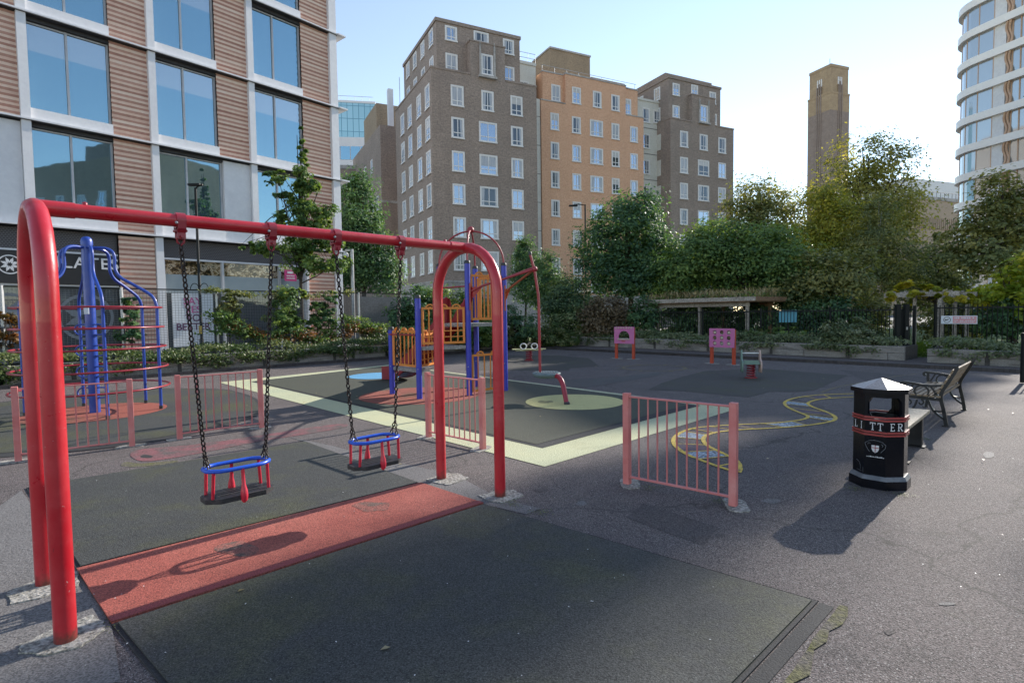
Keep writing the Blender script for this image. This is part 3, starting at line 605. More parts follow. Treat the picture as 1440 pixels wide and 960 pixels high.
# ------------------------------------------------------------------ swing frame and swings
A = np.array((-2.70, 3.21)); B = np.array((-0.44, 5.435)); UB = (B - A) / np.linalg.norm(B - A); NB = np.array((-UB[1], UB[0])); BA = math.atan2(UB[1], UB[0]); BZ = 2.335
sw = empty('swing_set', (*((A + B) / 2), 0), BA, 'red tubular swing frame with an arch at each end', 'swing frame')
def arch(f0, f1, nm):
    f0 = np.array(f0); f1 = np.array(f1); c = (f0 + f1) / 2; h = np.linalg.norm(f1 - f0) / 2; d = (f1 - f0) / (2 * h); pts = [(*f0, 0.0), (*f0, .9), (*f0, BZ - h - .1)]
    for i in range(15):
        a = math.pi * i / 14; p = c - d * h * math.cos(a); pts.append((*p, BZ - h + h * math.sin(a)))
    pts += [(*f1, BZ - h - .1), (*f1, .9), (*f1, 0.0)]
    return MB().tube(pts, .051, 20).build(nm, M['red'], sw, True)
arch(FEET[0], FEET[1], 'end_arch'); arch(FEET[2], FEET[3], 'end_arch')
b0 = A + UB * .03; b1 = B - UB * .03
bm = MB().tube([(*b0, BZ + .005), (*b1, BZ + .005)], .042, 20).build('top_beam', M['red'], sw, True)
for s_, e in ((A, 1), (B, -1)):
    c0 = s_ + UB * e * .03; c1 = s_ + UB * e * .19; MB().tube([(*c0, BZ + .005), (*c1, BZ + .005)], .0465, 20).build('sleeve', M['red'], sw, True)
    c = s_ + UB * e * .24; MB().lathe([(.014, .0), (.014, .012), (.004, .018)], 8, (c[0], c[1], BZ + .046)).build('bolt', M['red_dark'], bm, True)
HS = [0.74, 1.33, 1.84, 2.44]
for s in HS:
    c = A + UB * s; pt = lambda du, dn, z: (*(c + UB * du + NB * dn), BZ + z)
    mb = MB().tube([pt(-.028, 0, .005), pt(.028, 0, .005)], .052, 18)
    for e in (-1, 1):
        mb.strip([pt(0, e * .05, 0), pt(0, e * .045, -.05), pt(0, e * .026, -.075), pt(0, e * .026, -.115)], .008, .05, (*UB, 0))
        mb.tube([pt(e * .028, -.03, -.062), pt(e * .028, .03, -.062)], .009, 8)
    mb.lathe([(.0, -.02), (.02, -.012), (.02, .012), (.0, .02)], 10, pt(0, 0, -.1))
    hb = mb.build('hanger_bracket', M['red_dark'], sw, True)
    MB().tube([pt(0, -.05, -.1), pt(0, .05, -.1)], .011, 8).build('bolt', M['red_dark'], hb, True)
    MB().tube([pt(0, .05 * 0, -.06), pt(-.02, 0, -.085), pt(-.02, 0, -.135), pt(0, 0, -.155), pt(.02, 0, -.135), pt(.02, 0, -.085)], .0075, 8, True).build('shackle', M['red_dark'], hb, True)
    MB().ball(pt(-.03, -.045, -.015), .011, 8, 6).build('bolt', M['steel'], hb, True)
def chain_links(mb, p, q, pitch=.036, r=.0056, ln=.052, wd=.029):
    p = Vector(p); q = Vector(q); t = q - p; L = t.length; t.normalize(); n = max(1, round(L / pitch)); a = t.cross(Vector((0.3, 0.9, 0.1))).normalized(); b = t.cross(a)
    for i in range(n):
        c = p + t * L * (i + .5) / n; w = (a * .8 + b * .6) if i % 2 else (a * -.6 + b * .8); pts = []
        for k in range(10):
            an = 2 * math.pi * k / 10; pts.append(c + t * (ln / 2 - r) * math.cos(an) * (1.0) + w * (wd / 2 - r / 2) * math.sin(an) * (1.15 if abs(math.cos(an)) < .7 else 1))
        mb.tube(pts, r, 6, True)
def swing(s0, s1, label):
    sc = (s0 + s1) / 2; c = A + UB * sc
    root = empty('swing', (*c, .46), BA, label, 'swing', 'toddler swings hanging from the red frame')
    # local frame: x along the beam, y across, z up from the board
    def oc(lx, ly, ex, ey): return [(lx, -ey), (lx, ey), (ex, ly), (-ex, ly), (-lx, ey), (-lx, -ey), (-ex, -ly), (ex, -ly)]
    sb = MB().prism(oc(.228, .125, .15, .055), -.02, .012); sb.build('seat_board', M['black_rubber'], root, bevel=.006)
    for k in range(-3, 4): MB().bx(-.13, .13, k * .022 - .004, k * .022 + .004, .0125, .0155).build('tread_rib', M['black_rubber'], root) if k % 2 == 0 else None
    ring = [(x, y, .20) for x, y in oc(.21, .112, .135, .05)]
    sm = []
    for i in range(8):
        p, q = np.array(ring[i]), np.array(ring[(i + 1) % 8]); sm += [tuple(p + (q - p) * .15), tuple(p + (q - p) * .5), tuple(p + (q - p) * .85)]
    MB().tube(sm, .0145, 10, True).build('guard_ring', M['blue_plastic'], root)
    for sx in (-1, 1):
        for sy in (-1, 1):
            MB().tube([(sx * .178, sy * .082, .19), (sx * .182, sy * .078, .10), (sx * .186, sy * .075, .01)], .0115, 8).build('ring_post', M['red_plastic'], root)
    for sy in (-1, 1):
        MB().tube([(0, sy * .114, .20), (0, sy * .117, .13), (0, sy * .122, .085), (0, sy * .127, .045), (0, sy * .128, .01), (0, sy * .126, -.025), (0, sy * .122, -.04)], [.012, .0115, .013, .022, .025, .021, .010], 10).build('crotch_strap', M['red_plastic'], root)
    for sx, hs in ((-1, s0), (1, s1)):
        hx = hs - sc; top = (hx, 0, BZ - .15 - .46); ap = (sx * .20 + (hx - sx * .2) * .075, 0, .335)
        mb = MB(); chain_links(mb, top, ap)
        for sy in (-1, 1): chain_links(mb, ap, (sx * .192, sy * .045, .212), .031, .0048, .044, .024)
        ch = mb.build('chain', M['chain'], root)
        for sy in (-1, 1): MB().ball((sx * .192, sy * .045, .213), .009, 8, 6).build('eye_bolt', M['steel'], ch)
    return root
swing(HS[0], HS[1], 'toddler swing with blue guard ring, nearest the camera on the red frame')
swing(HS[2], HS[3], 'toddler swing with blue guard ring, farther along the red frame by its right arch')

# ------------------------------------------------------------------ salmon pink guard rails
def guard_rail(p, q, nb, label):
    p = np.array(p); q = np.array(q); L = np.linalg.norm(q - p); u = (q - p) / L
    root = empty('guard_rail', (*p, 0), math.atan2(u[1], u[0]), label, 'guard rail', 'low pink guard rails round the swings')
    for x in (0, L): MB().bx(x - .032, x + .032, -.032, .032, 0, .91).build('post', M['pink'], root, bevel=.005)
    MB().bx(.032, L - .032, -.02, .02, .868, .884).build('top_rail', M['pink_lt'], root, bevel=.003)
    MB().bx(.032, L - .032, -.016, .016, .075, .093).build('bottom_rail', M['pink_lt'], root, bevel=.003)
    for k in range(nb): x = .032 + (L - .064) * (k + 1) / (nb + 1); MB().tube([(x, 0, .093), (x, 0, .868)], .0085, 8).build('bar', M['pink_lt'], root)
for (l, r), nb, lab in zip(RAILS, (9, 9, 9, 9), ('low pink guard rail in front of the blue climber, behind the left swing arch', 'low pink guard rail seen behind the nearer swing chains', 'low pink guard rail between the right swing arch and the tower', 'low pink guard rail standing alone over the yellow snake marking')):
    guard_rail(gp(*l), gp(*r), nb, lab)

# ------------------------------------------------------------------ climbing tower
tw = empty('play_tower', (-1.2, 12.3, 0), 0, 'climbing tower with blue posts, orange panels and red slide', 'climbing tower')
pa, pb, pc, pe, pf = [np.array(p) for p in ((-2.58, 11.98), (-1.87, 11.21), (-.90, 11.61), (-.16, 12.28), (-1.57, 12.35))]; pd = pe + pf - pc
for p, h in ((pa, 1.40), (pb, 2.04), (pc, 2.75), (pe, 2.75), (pd, 2.75), (pf, 2.75)):
    po = MB().tube([(*p, 0), (*p, h)], .058, 16).build('post', M['blue_post'], tw, True)
    MB().lathe([(.062, 0), (.062, .05), (.05, .066), (.0, .07)], 16, (*p, h - .01)).build('cap', M['cap'], po, True)
    MB().ball((p[0] - .01, p[1] - .058, .62), .012, 8, 6).build('bolt', M['steel'], po, True)
def deck(q, z):
    c = np.mean(q, 0); q = [tuple(np.array(p) + (c - p) * .03) for p in q]
    mb = MB().prism(q, z - .07, z)
    for i in range(len(q)):
        p, r = np.array(q[i]), np.array(q[(i + 1) % len(q)]); n = int(np.linalg.norm(r - p) / .055); w = (p + r) / 2 - c; w = w / np.linalg.norm(w)
        for k in range(1, n): m_ = p + (r - p) * k / n + w * .002; mb.box((m_[0], m_[1], z - .033), (.02, .02, .062))
    mb.build('deck', M['deck'], tw, True)
deck([pc, pe, pd, pf], 1.51); deck([pb, pc, pf], 1.06); deck([pa, pb, pf], 0.61)
def panel(p, q, z0, z1, nb, bumps, grid=False, off=0.0):
    p = np.array(p); q = np.array(q); L = np.linalg.norm(q - p); u = (q - p) / L; n = np.array((u[1], -u[0])); p = p + u * .075 + n * off; q = q - u * .075 + n * off; L -= .15
    mb = MB(); X = lambda s, z: (*(p + u * s), z)
    for a, b in (((0, z0), (L, z0)), ((0, z1), (L, z1)), ((.02, z0), (.02, z1)), ((L - .02, z0), (L - .02, z1))): mb.bar(X(*a), X(*b), .035, .045)
    for k in range(1, nb + 1): mb.tube([X(L * k / (nb + 1), z0), X(L * k / (nb + 1), z1)], .015, 8)
    for k in range(bumps):
        c = L * (k + .5) / bumps * .92 + L * .04; mb.strip([X(c + .085 * math.cos(t), z1 + .075 * math.sin(t)) for t in [math.pi * i / 10 for i in range(11)]], .03, .034, (*n, 0))
        mb.box(X(c, z1 + .02), (.05, .02, .03))
    if grid:
        for zz in (z0 + .12, z0 + .24): mb.tube([X(0, zz), X(L, zz)], .012, 8)
    return mb.build('barrier_panel', M['orange'], tw, True)
panel(pc, pe, 1.60, 2.50, 6, 2); panel(pe, pd, 1.60, 2.50, 6, 3); panel(pb, pc, 1.13, 1.83, 5, 3, True); panel(pa, pb, .67, 1.36, 5, 3); panel(pc, pe, .10, .84, 4, 2); panel(pf, pb, .67, 1.3, 4, 2, True)
hub = np.array((*((pc + pd) / 2), 3.50))
for p in (pc, pe, pd, pf):
    pts = []
    for i in range(13):
        t = math.pi / 2 * i / 12; h = hub[:2] + (p - hub[:2]) * math.cos(t); pts.append((*h, 2.80 + .70 * math.sin(t)))
    MB().tube([(*p, 2.74)] + pts, .019, 10).build('dome_arc', M['red_tower'], tw, True)
MB().ball(tuple(hub + np.array((0, 0, .03))), .075, 14, 10).build('dome_hub', M['red_tower'], tw, True)
MB().tube([(*pf, 2.28), (*pc, 2.28)], .018, 10).build('grab_rail', M['red_tower'], tw, True)
MB().tube([(*(pa + [-.04, -.02]), 1.30), (*(pb + [-.06, 0]), 1.30)], .016, 10).build('grab_rail', M['red_tower'], tw, True)
# slide
sd = np.array((-.67, .74)); sd = sd / np.linalg.norm(sd); sn = np.array((-sd[1], sd[0])); st = (pf + pd) / 2
prof = spline([(0, 1.53), (.35, 1.50), (.8, 1.20), (1.5, .74), (2.2, .32), (2.6, .20), (3.05, .16)], 5)
sr = MB()
for i in range(len(prof) - 1):
    (x0, z0), (x1, z1) = prof[i], prof[i + 1]
    V = lambda x, s, z: (*(st + sd * x + sn * s), z)
    sr.poly([V(x0, -.24, z0), V(x0, .24, z0), V(x1, .24, z1), V(x1, -.24, z1)], True)
slide = sr.build('slide', M['red_tower'], tw, True)
for s in (-1, 1):
    mb = MB(); V = lambda x, o, z: (*(st + sd * x + sn * (s * (.24 + o))), z)
    for i in range(len(prof) - 1):
        (x0, z0), (x1, z1) = prof[i], prof[i + 1]; h0 = .20 + .33 * max(0, 1 - x0 / .6); h1 = .20 + .33 * max(0, 1 - x1 / .6)
        for a, b in ((0, 0), (.035, .035)): mb.poly([V(x0, a, max(.012, z0 - .14)), V(x1, b, max(.012, z1 - .14)), V(x1, b, z1 + h1), V(x0, a, z0 + h0)])
        mb.poly([V(x0, 0, z0 + h0), V(x1, 0, z1 + h1), V(x1, .035, z1 + h1), V(x0, .035, z0 + h0)])
    V0, V1 = prof[-1], prof[-1]; mb.poly([V(V0[0], 0, .012), V(V0[0], .035, .012), V(V0[0], .035, V0[1] + .2), V(V0[0], 0, V0[1] + .2)])
    mb.build('slide_side', M['red_tower'], slide, True)
    hm = MB(); ring = [(-.13, 1.46), (.13, 1.46), (.13, 1.94), (.09, 2.05), (0, 2.09), (-.09, 2.05), (-.13, 1.94)]; cc = s * .30
    for o_ in (-.02, .02):
        pl = [(*(st + sd * (.05 + o_) + sn * (cc + x)), z) for x, z in ring]; hm.poly(pl if o_ < 0 else list(reversed(pl)))
    for i in range(7):
        a, b = ring[i], ring[(i + 1) % 7]; hm.poly([(*(st + sd * (.05 + o) + sn * (cc + q_[0])), q_[1]) for q_, o in ((a, -.02), (a, .02), (b, .02), (b, -.02))])
    hm.build('slide_hood', M['red_tower'], slide, True)
# spinner arm reaching out towards the yellow circle
T = np.array((.455, 10.86, 2.55))
for p, z, m_ in ((pc, 2.18, 'red_tower'), (pe, 2.16, 'orange_dk')):
    n = (T[:2] - p); n = n / np.linalg.norm(n); s0 = p + n * .06
    ar = MB(); ar.tube([(*s0, z - .02), (*(p + n * .35), z + .09), tuple(T)], .024, 10)
    ar.poly([(*s0, z + .08), (*s0, z - .3), (*(p + n * .12), z - .16), (*(p + n * .36), z + .07)])
    ar.poly([(*(p + n * .36), z + .07), (*(p + n * .12), z - .16), (*s0, z - .3), (*s0, z + .08)])
    ar.box((*(p + n * .06), z - .12), (.03, .10, .55)); ar.build('bracket_arm', M[m_], tw, True)
MB().tube([(*(pe + [.05, -.05]), 2.48), (*(T + [-.02, .05, .03]),)], .022, 10).build('bracket_arm', M['red_tower'], tw, True)
sp = MB().tube([(.37, 10.86, 2.84), (.455, 10.86, 2.50), (.515, 10.86, 2.08), (.525, 10.86, 1.9), (.535, 10.86, .56)], .026, 12).build('spinner_pole', M['red_tower'], tw, True)
MB().lathe([(.034, -.02), (.034, .03), (.02, .045)], 10, (.37, 10.86, 2.84)).build('pole_cap', M['cap'], sp, True)
MB().ball((.455, 10.86, 2.55), .055, 10, 8).build('swivel', M['red_tower'], sp, True)
MB().lathe([(.17, 0), (.25, .03), (.275, .075), (.27, .095), (.25, .1)], 28, (.66, 10.84, .455)).build('footplate', M['disc'], sp, True)
mb = MB()
for k in range(-4, 5): h = math.sqrt(max(0, .235 ** 2 - (k * .05) ** 2)); mb.bx(.66 + k * .05 - .013, .66 + k * .05 + .013, 10.84 - h, 10.84 + h, .555, .567)
mb.build('tread_rib', M['disc'], sp, True)
MB().tube(spline([(.72, 10.80, .515), (.86, 10.62, .50), (.93, 10.48, .40), (.965, 10.38, .22), (.99, 10.28, .03)], 5), .046, 14).build('curved_stem', M['red_dark'], sp, True)
MB().lathe([(.055, 0), (.055, .035), (.04, .05)], 12, (.995, 10.27, .02)).build('foot_collar', M['cap'], sp, True)

# ------------------------------------------------------------------ blue and red climbing frame
CX, CY = -7.6, 10.15
cl = empty('climber', (CX, CY, 0), 0, 'blue bottle shaped climbing frame with red rings', 'climbing frame')
cp = MB().tube([(0, 0, 0), (0, 0, 3.06)], .085, 20).build('centre_pole', M['blue'], cl)
MB().lathe([(.092, 0), (.092, .07), (.08, .12), (.045, .15), (0, .158)], 18, (0, 0, 3.03)).build('cap', M['blue'], cp)
MB().bx(.0 - .045, .045, -.092, -.084, 1.80, 1.93).build('sticker', M['sign_white'], cp)
for z in (1.52, 1.14, .76, .38):
    for e in (-1, 1):
        MB().tube(spline([(e * .07, -.03, z + .09), (e * .20, -.03, z + .09), (e * .27, -.03, z + .03), (e * .27, -.03, z - .03), (e * .20, -.03, z - .09), (e * .07, -.03, z - .09)], 4), .013, 8).build('step_loop', M['blue'], cp)
for k in range(6):
    a = R(16 + 60 * k); prof = spline([(1.06, 0), (1.06, .8), (1.06, 1.75), (1.06, 1.93), (.98, 2.13), (.68, 2.34), (.50, 2.46), (.42, 2.62), (.42, 2.82), (.38, 2.93), (.26, 2.985), (.07, 2.985)], 4)
    MB().tube([(r * math.cos(a), r * math.sin(a), z) for r, z in prof], .027, 12).build('outer_pole', M['blue'], cl)
    MB().lathe([(.033, 0), (.033, .06)], 10, (1.06 * math.cos(a), 1.06 * math.sin(a), .02)).build('foot_collar', M['cap'], cl)
for z, r in ((1.91, 1.10), (1.55, 1.12), (1.19, 1.14), (.82, 1.16), (.46, 1.18)):
    MB().tube([(r * math.cos(t), r * math.sin(t), z) for t in [2 * math.pi * i / 48 for i in range(48)]], .017, 10, True).build('climbing_ring', M['red_dark'], cl)

# ------------------------------------------------------------------ spring riders and play boards
def spring(root, r, z0, z1, turns, m):
    return MB().tube([(r * math.cos(t), r * math.sin(t), z0 + (z1 - z0) * i / (turns * 14)) for i, t in [(i, 2 * math.pi * i / 14) for i in range(turns * 14 + 1)]], .017, 8).build('spring', m, root)
g = gp(1056, 531.5); sr1 = empty('spring_rider', (*g, 0), R(-18), 'chair shaped spring rider with a green and a pink side board', 'spring rider', 'spring riders')
spring(sr1, .095, .04, .34, 5, M['red_dark']); MB().lathe([(.15, 0), (.15, .03)], 16).build('base_plate', M['red_dark'], sr1)
MB().bx(-.2, .2, -.22, .22, .36, .40).build('seat', M['rider_green'], sr1, bevel=.012)
prof = spline([(-.28, .30), (-.2, .16), (-.06, .24), (.08, .24), (.2, .14), (.27, .3), (.24, .48), (.2, .62), (.10, .70), (.02, .62), (-.03, .5), (-.12, .46), (-.24, .44)], 4, True)
for e, m_ in ((-1, 'rider_green'), (1, 'rider_pink')):
    mb = MB(); pts = [(y, z) for y, z in prof]
    for x, rev in ((e * .215 - .018, False), (e * .215 + .018, True)): mb.poly([(x, y, z) for y, z in (pts if rev else reversed(pts))])
    for i in range(len(pts)):
        p_, q_ = pts[i], pts[(i + 1) % len(pts)]; mb.poly([(e * .215 - .018, *p_), (e * .215 + .018, *p_), (e * .215 + .018, *q_), (e * .215 - .018, *q_)])
    mb.build('side_board', M[m_], sr1)
MB().tube([(-.2, .12, .62), (.2, .12, .62)], .016, 8).build('handle_bar', M['white'], sr1); MB().bx(-.17, .17, -.16, -.14, .40, .46).build('backrest', M['rider_green'], sr1)
g = gp(744, 507); sr2 = empty('spring_rider', (*g, 0), R(5), 'two seat spring see-saw with pale boards and white hoop handles', 'spring rider', 'spring riders')
spring(sr2, .11, .03, .36, 5, M['red_dark']); MB().lathe([(.17, 0), (.17, .03)], 16).build('base_plate', M['red_dark'], sr2)
MB().bx(-.5, .5, -.06, .06, .36, .40).build('plank', M['lime'], sr2, bevel=.012); MB().bx(-.2, .2, -.16, .16, .40, .425).build('centre_plate', M['lime'], sr2, bevel=.01)
for e in (-1, 1):
    MB().prism(circ(e * .46, 0, .16, 16, ry=.13), .405, .435).build('seat', M['lime'], sr2)
    MB().tube([(e * .2 + .11 * math.cos(t), 0, .52 + .10 * math.sin(t)) for t in [2 * math.pi * i / 18 for i in range(18)]], .02, 8, True).build('hoop_handle', M['white'], sr2)
def play_board(p, q, z0, z1, label, kind):
    p = np.array(gp(*p)); q = np.array(gp(*q)); L = np.linalg.norm(q - p); u = (q - p) / L
    root = empty('play_board', (*((p + q) / 2), 0), math.atan2(u[1], u[0]), label, 'play board', 'pink play boards on red legs')
    for x in (-L / 2, L / 2):
        MB().bx(x - .045, x + .045, -.045, .045, 0, z1 - .03).build('leg', M['leg_red'], root, bevel=.006); pad(*( (p + q) / 2 + u * x), .5, .3, math.atan2(u[1], u[0]), 77 + int(x * 10), .01)
    w = L / 2 + .05; h = (z1 - z0) / 2; outer = [(-w, -h), (w, -h), (w, h), (-w, h)]; loops = [outer]
    if kind == 'arch': loops.append([(-.22, -.13), (.22, -.13)] + circ(0, -.08, .22, 12, 0, math.pi, ry=.24))
    else:
        for i in (-1, 0, 1):
            for j in (-1, 0, 1): loops.append(circ(i * w * .56, j * h * .58, .068, 18))
    b = put(holed_mesh('board', loops, .03, M['panel_pink']), 'board', root, (0, -.062, (z0 + z1) / 2), (R(90), 0, 0))
    zc = (z0 + z1) / 2
    if kind == 'arch':
        MB().bx(-.24, .24, -.13, -.07, zc - .16, zc - .13).build('shelf', M['cream'], root)
        MB().bx(-.09, .05, -.09, -.078, zc - .235, zc - .205).build('dial', M['leg_red'], root)
        for k in range(7): MB().lathe([(.0, -.028), (.026, -.018), (.026, .018), (0, .028)], 10, (-w * .78 + 2 * w * .78 * k / 6, -.09, zc + h * .86)).build('bead', M['cream'], root)
    else:
        for i in (-1, 0, 1):
            for j in (-1, 0, 1):
                c = (i * w * .56, -.06, zc + j * h * .58); mb = MB(); mb.bar((c[0] - .066, c[1], c[2]), (c[0] + .066, c[1], c[2]), .012, .012)
                f = (i + j) % 2 == 0; mb.ball(c, (.045, .014, .045) if f else (.05, .014, .018), 12, 6); mb.build('spinner', M['cream'] if f or j == -1 else M['timber_warm'], root)
    return root
play_board((867, 504), (891, 505), .56, 1.17, 'pink play board with an arched window and shelf on red legs', 'arch')
play_board((1001, 511), (1032, 513), .54, 1.14, 'pink play board with nine round holes on red legs', 'nine')

# ------------------------------------------------------------------ litter bin
bc = np.array((3.555, 5.39)); view = math.atan2(-bc[1], -bc[0])          # direction from the bin to the camera
lb = empty('litter_bin', (*bc, 0), 0, 'black octagonal litter bin with red bands and white letters', 'litter bin')
VA = [view + R(11.5 + 45 * k) for k in range(8)]                         # corner directions; faces run left to right
def octo(r, z): return [(r * math.cos(a), r * math.sin(a), z) for a in VA]
def octprism(mb, r0, z0, r1, z1, top=True, bottom=True):
    a, b = octo(r0, z0), octo(r1, z1)
    for k in range(8): mb.poly([a[k], a[(k + 1) % 8], b[(k + 1) % 8], b[k]])
    if top: mb.poly(b)
    if bottom: mb.poly(list(reversed(a)))
    return mb
RB = .226
octprism(MB(), RB, .12, RB, .665, False).build('body', M['bin'], lb, bevel=.008)
mb = MB(); a, b = octo(RB, .665), octo(RB - .03, .665); c = octo(RB - .03, .60)
for k in range(8): j = (k + 1) % 8; mb.poly([a[k], a[j], b[j], b[k]]); mb.poly([b[k], b[j], c[j], c[k]])
mb.poly(c); mb.build('liner', M['cap'], lb)
octprism(MB(), .258, 0, .258, .085).build('plinth', M['bin'], lb, bevel=.006); octprism(MB(), .256, .087, .236, .125, True).build('plinth_edge', M['bin_edge'], lb, bevel=.004)
# upper walls: faces k with the post openings towards the viewer and opposite
def facept(k, s, z, r=RB):   # s 0..1 along face k
    p, q = Vector(octo(r, z)[k]), Vector(octo(r, z)[(k + 1) % 8]); return p + (q - p) * s
UW = [MB(), MB()]
faces_open = [7, 0]; faces_open += [(k + 4) % 8 for k in faces_open]
for k in range(8):
    mb = UW[0 if k in (0, 1, 2, 3) else 1]
    if k in faces_open: 
        first = k in (7, 3)
        # chamfered outer jamb of the opening
        s = (lambda t: t) if first else (lambda t: 1 - t)
        q1 = [facept(k, s(0), .665), facept(k, s(.42), .665), facept(k, s(.14), .72), facept(k, s(.14), .815), facept(k, s(.34), .865), facept(k, s(0), .865)]
        for rr_, rev in ((RB, not first), (RB - .03, first)):
            q2 = [facept(k, s(t), z, rr_) for t, z in ((0, .665), (.42, .665), (.14, .72), (.14, .815), (.34, .865), (0, .865))]; mb.poly(list(reversed(q2)) if rev else q2)
        prs = [(.42, .665), (.14, .72), (.14, .815), (.34, .865)]
        for (t0, z0), (t1, z1) in zip(prs, prs[1:]): mb.poly([facept(k, s(t0), z0), facept(k, s(t1), z1), facept(k, s(t1), z1, RB - .03), facept(k, s(t0), z0, RB - .03)])
    else:
        mb.poly([facept(k, 0, .665), facept(k, 1, .665), facept(k, 1, .865), facept(k, 0, .865)]); mb.poly([facept(k, 1, .665, RB - .03), facept(k, 0, .665, RB - .03), facept(k, 0, .865, RB - .03), facept(k, 1, .865, RB - .03)])
for mb in UW: mb.build('upper_wall', M['bin'], lb)
octprism(MB(), RB, .865, RB, .905).build('neck_ring', M['bin'], lb); octprism(MB(), .256, .905, .256, .945).build('lid_rim', M['bin'], lb, bevel=.005)
mb = MB(); r_ = octo(.253, .947)
for k in range(8): mb.poly([r_[k], r_[(k + 1) % 8], (0, 0, 1.035)])
mb.poly(list(reversed(r_))); mb.build('lid', M['bin_lid'], lb)
for z in (.645, .505):
    mb = MB()
    for dz in (0, .026):
        octprism(mb, RB + .012, z + dz, RB + .012, z + dz + .017, False, False)
        for zz, up in ((z + dz + .017, True), (z + dz, False)):
            a, b = octo(RB + .012, zz), octo(RB - .002, zz)
            for k in range(8): q_ = [a[k], a[(k + 1) % 8], b[(k + 1) % 8], b[k]]; mb.poly(q_ if up else list(reversed(q_)))
    mb.build('red_band', M['bin_red'], lb)
def on_face(me, name, k, s, z, out=.004):
    p = facept(k, s, z, RB); t = (facept(k, 1, z) - facept(k, 0, z)).normalized(); n = Vector((t.y, -t.x, 0)); p = p + n * out
    o = put(me, name, lb); o.matrix_local = Matrix(((t.x, 0, n.x, p.x), (t.y, 0, n.y, p.y), (0, 1, 0, p.z), (0, 0, 0, 1))); return o
def serif(ch):
    mb = MB(); B_ = lambda x0, x1, y0, y1: mb.bx(x0 * .86, x1 * .86, y0, y1, 0, .002)
    h = .072; w = .009
    if ch in 'LI': B_(-w / 2 - (.012 if ch == 'L' else 0), w / 2 - (.012 if ch == 'L' else 0), 0, h)
    if ch == 'I': B_(-.013, .013, 0, .006); B_(-.013, .013, h - .006, h)
    if ch == 'L': B_(-.028, .022, 0, .007); B_(.017, .022, .007, .018); B_(-.026, -.004, h - .006, h)
    if ch == 'T': B_(-w / 2, w / 2, .006, h - .007); B_(-.026, .026, h - .007, h); B_(-.026, -.021, h - .02, h - .007); B_(.021, .026, h - .02, h - .007); B_(-.012, .012, 0, .006)
    if ch in 'ER': B_(-.02, -.011, .006, h - .006); B_(-.026, -.004, 0, .006)
    if ch == 'E': B_(-.026, .02, h - .007, h); B_(-.004, .022, 0, .007); B_(-.011, .012, h / 2 - .003, h / 2 + .004); B_(.017, .022, .007, .017); B_(.015, .02, h - .016, h - .007)
    if ch == 'R':
        B_(-.026, .004, h - .007, h); B_(-.011, .006, h / 2 - .004, h / 2 + .003); mb.strip([(.004, h - .0035, .001), (.014, h - .008, .001), (.018, h - .018, .001), (.014, h / 2 + .006, .001), (.004, h / 2, .001)], .008, .002, (0, 0, 1)); mb.strip([(.002, h / 2 - .002, .001), (.018, .004, .001), (.028, .003, .001)], .009, .002, (0, 0, 1))
    return mb.mesh('letter', M['letter'])
for ch, k, s in (('L', 6, .30), ('I', 6, .76), ('T', 7, .38), ('T', 7, .74), ('E', 0, .34), ('R', 0, .74)): on_face(serif(ch), 'letter', k, s, .558)
sh = MB(); sh.prism([(-.03, .03), (.03, .03), (.03, -.005), (.02, -.028), (0, -.042), (-.02, -.028), (-.03, -.005)], 0, .002); on_face(sh.mesh('crest', M['letter']), 'crest', 7, .52, .385)
cr = MB(); cr.bx(-.003, .003, -.036, .03, .0022, .0035); cr.bx(-.028, .028, .003, .010, .0022, .0035); on_face(cr.mesh('crest_cross', M['bin_red']), 'crest_cross', 7, .52, .385)
ou = MB()
for l in ([(-.085, .03), (-.05, .055), (-.015, .062), (.02, .06), (.055, .05), (.085, .025)], [(-.085, .03), (-.075, 0), (-.06, -.03), (-.045, -.05)], [(.085, .025), (.08, -.005), (.06, -.03), (.045, -.05)], [(-.06, .02), (-.055, .035), (-.04, .03)], [(.05, .03), (.062, .02), (.055, .005)]): ou.strip([(x, y, .001) for x, y in l], .0035, .002, (0, 0, 1))
on_face(ou.mesh('crest_outline', M['bin_edge']), 'crest_outline', 7, .52, .40)
wm = MB(); rn = random.Random(4); x = -.07
while x < .068: w_ = rn.uniform(.004, .011); wm.bx(x, x + w_, 0, rn.uniform(.006, .012), 0, .002); x += w_ + .0035
on_face(wm.mesh('wordmark', M['letter']), 'wordmark', 7, .52, .30)
sc_ = MB()
for l in ([(-.07, .08), (-.03, .07), (-.01, .04), (-.008, 0)], [(.03, .03), (.032, -.02)], [(-.06, -.01), (.01, -.012)]): sc_.strip([(x, y, .0004) for x, y in l], .003, .0008, (0, 0, 1))
on_face(sc_.mesh('scratches', M['bin_edge']), 'scratches', 6, .75, .16, .002)

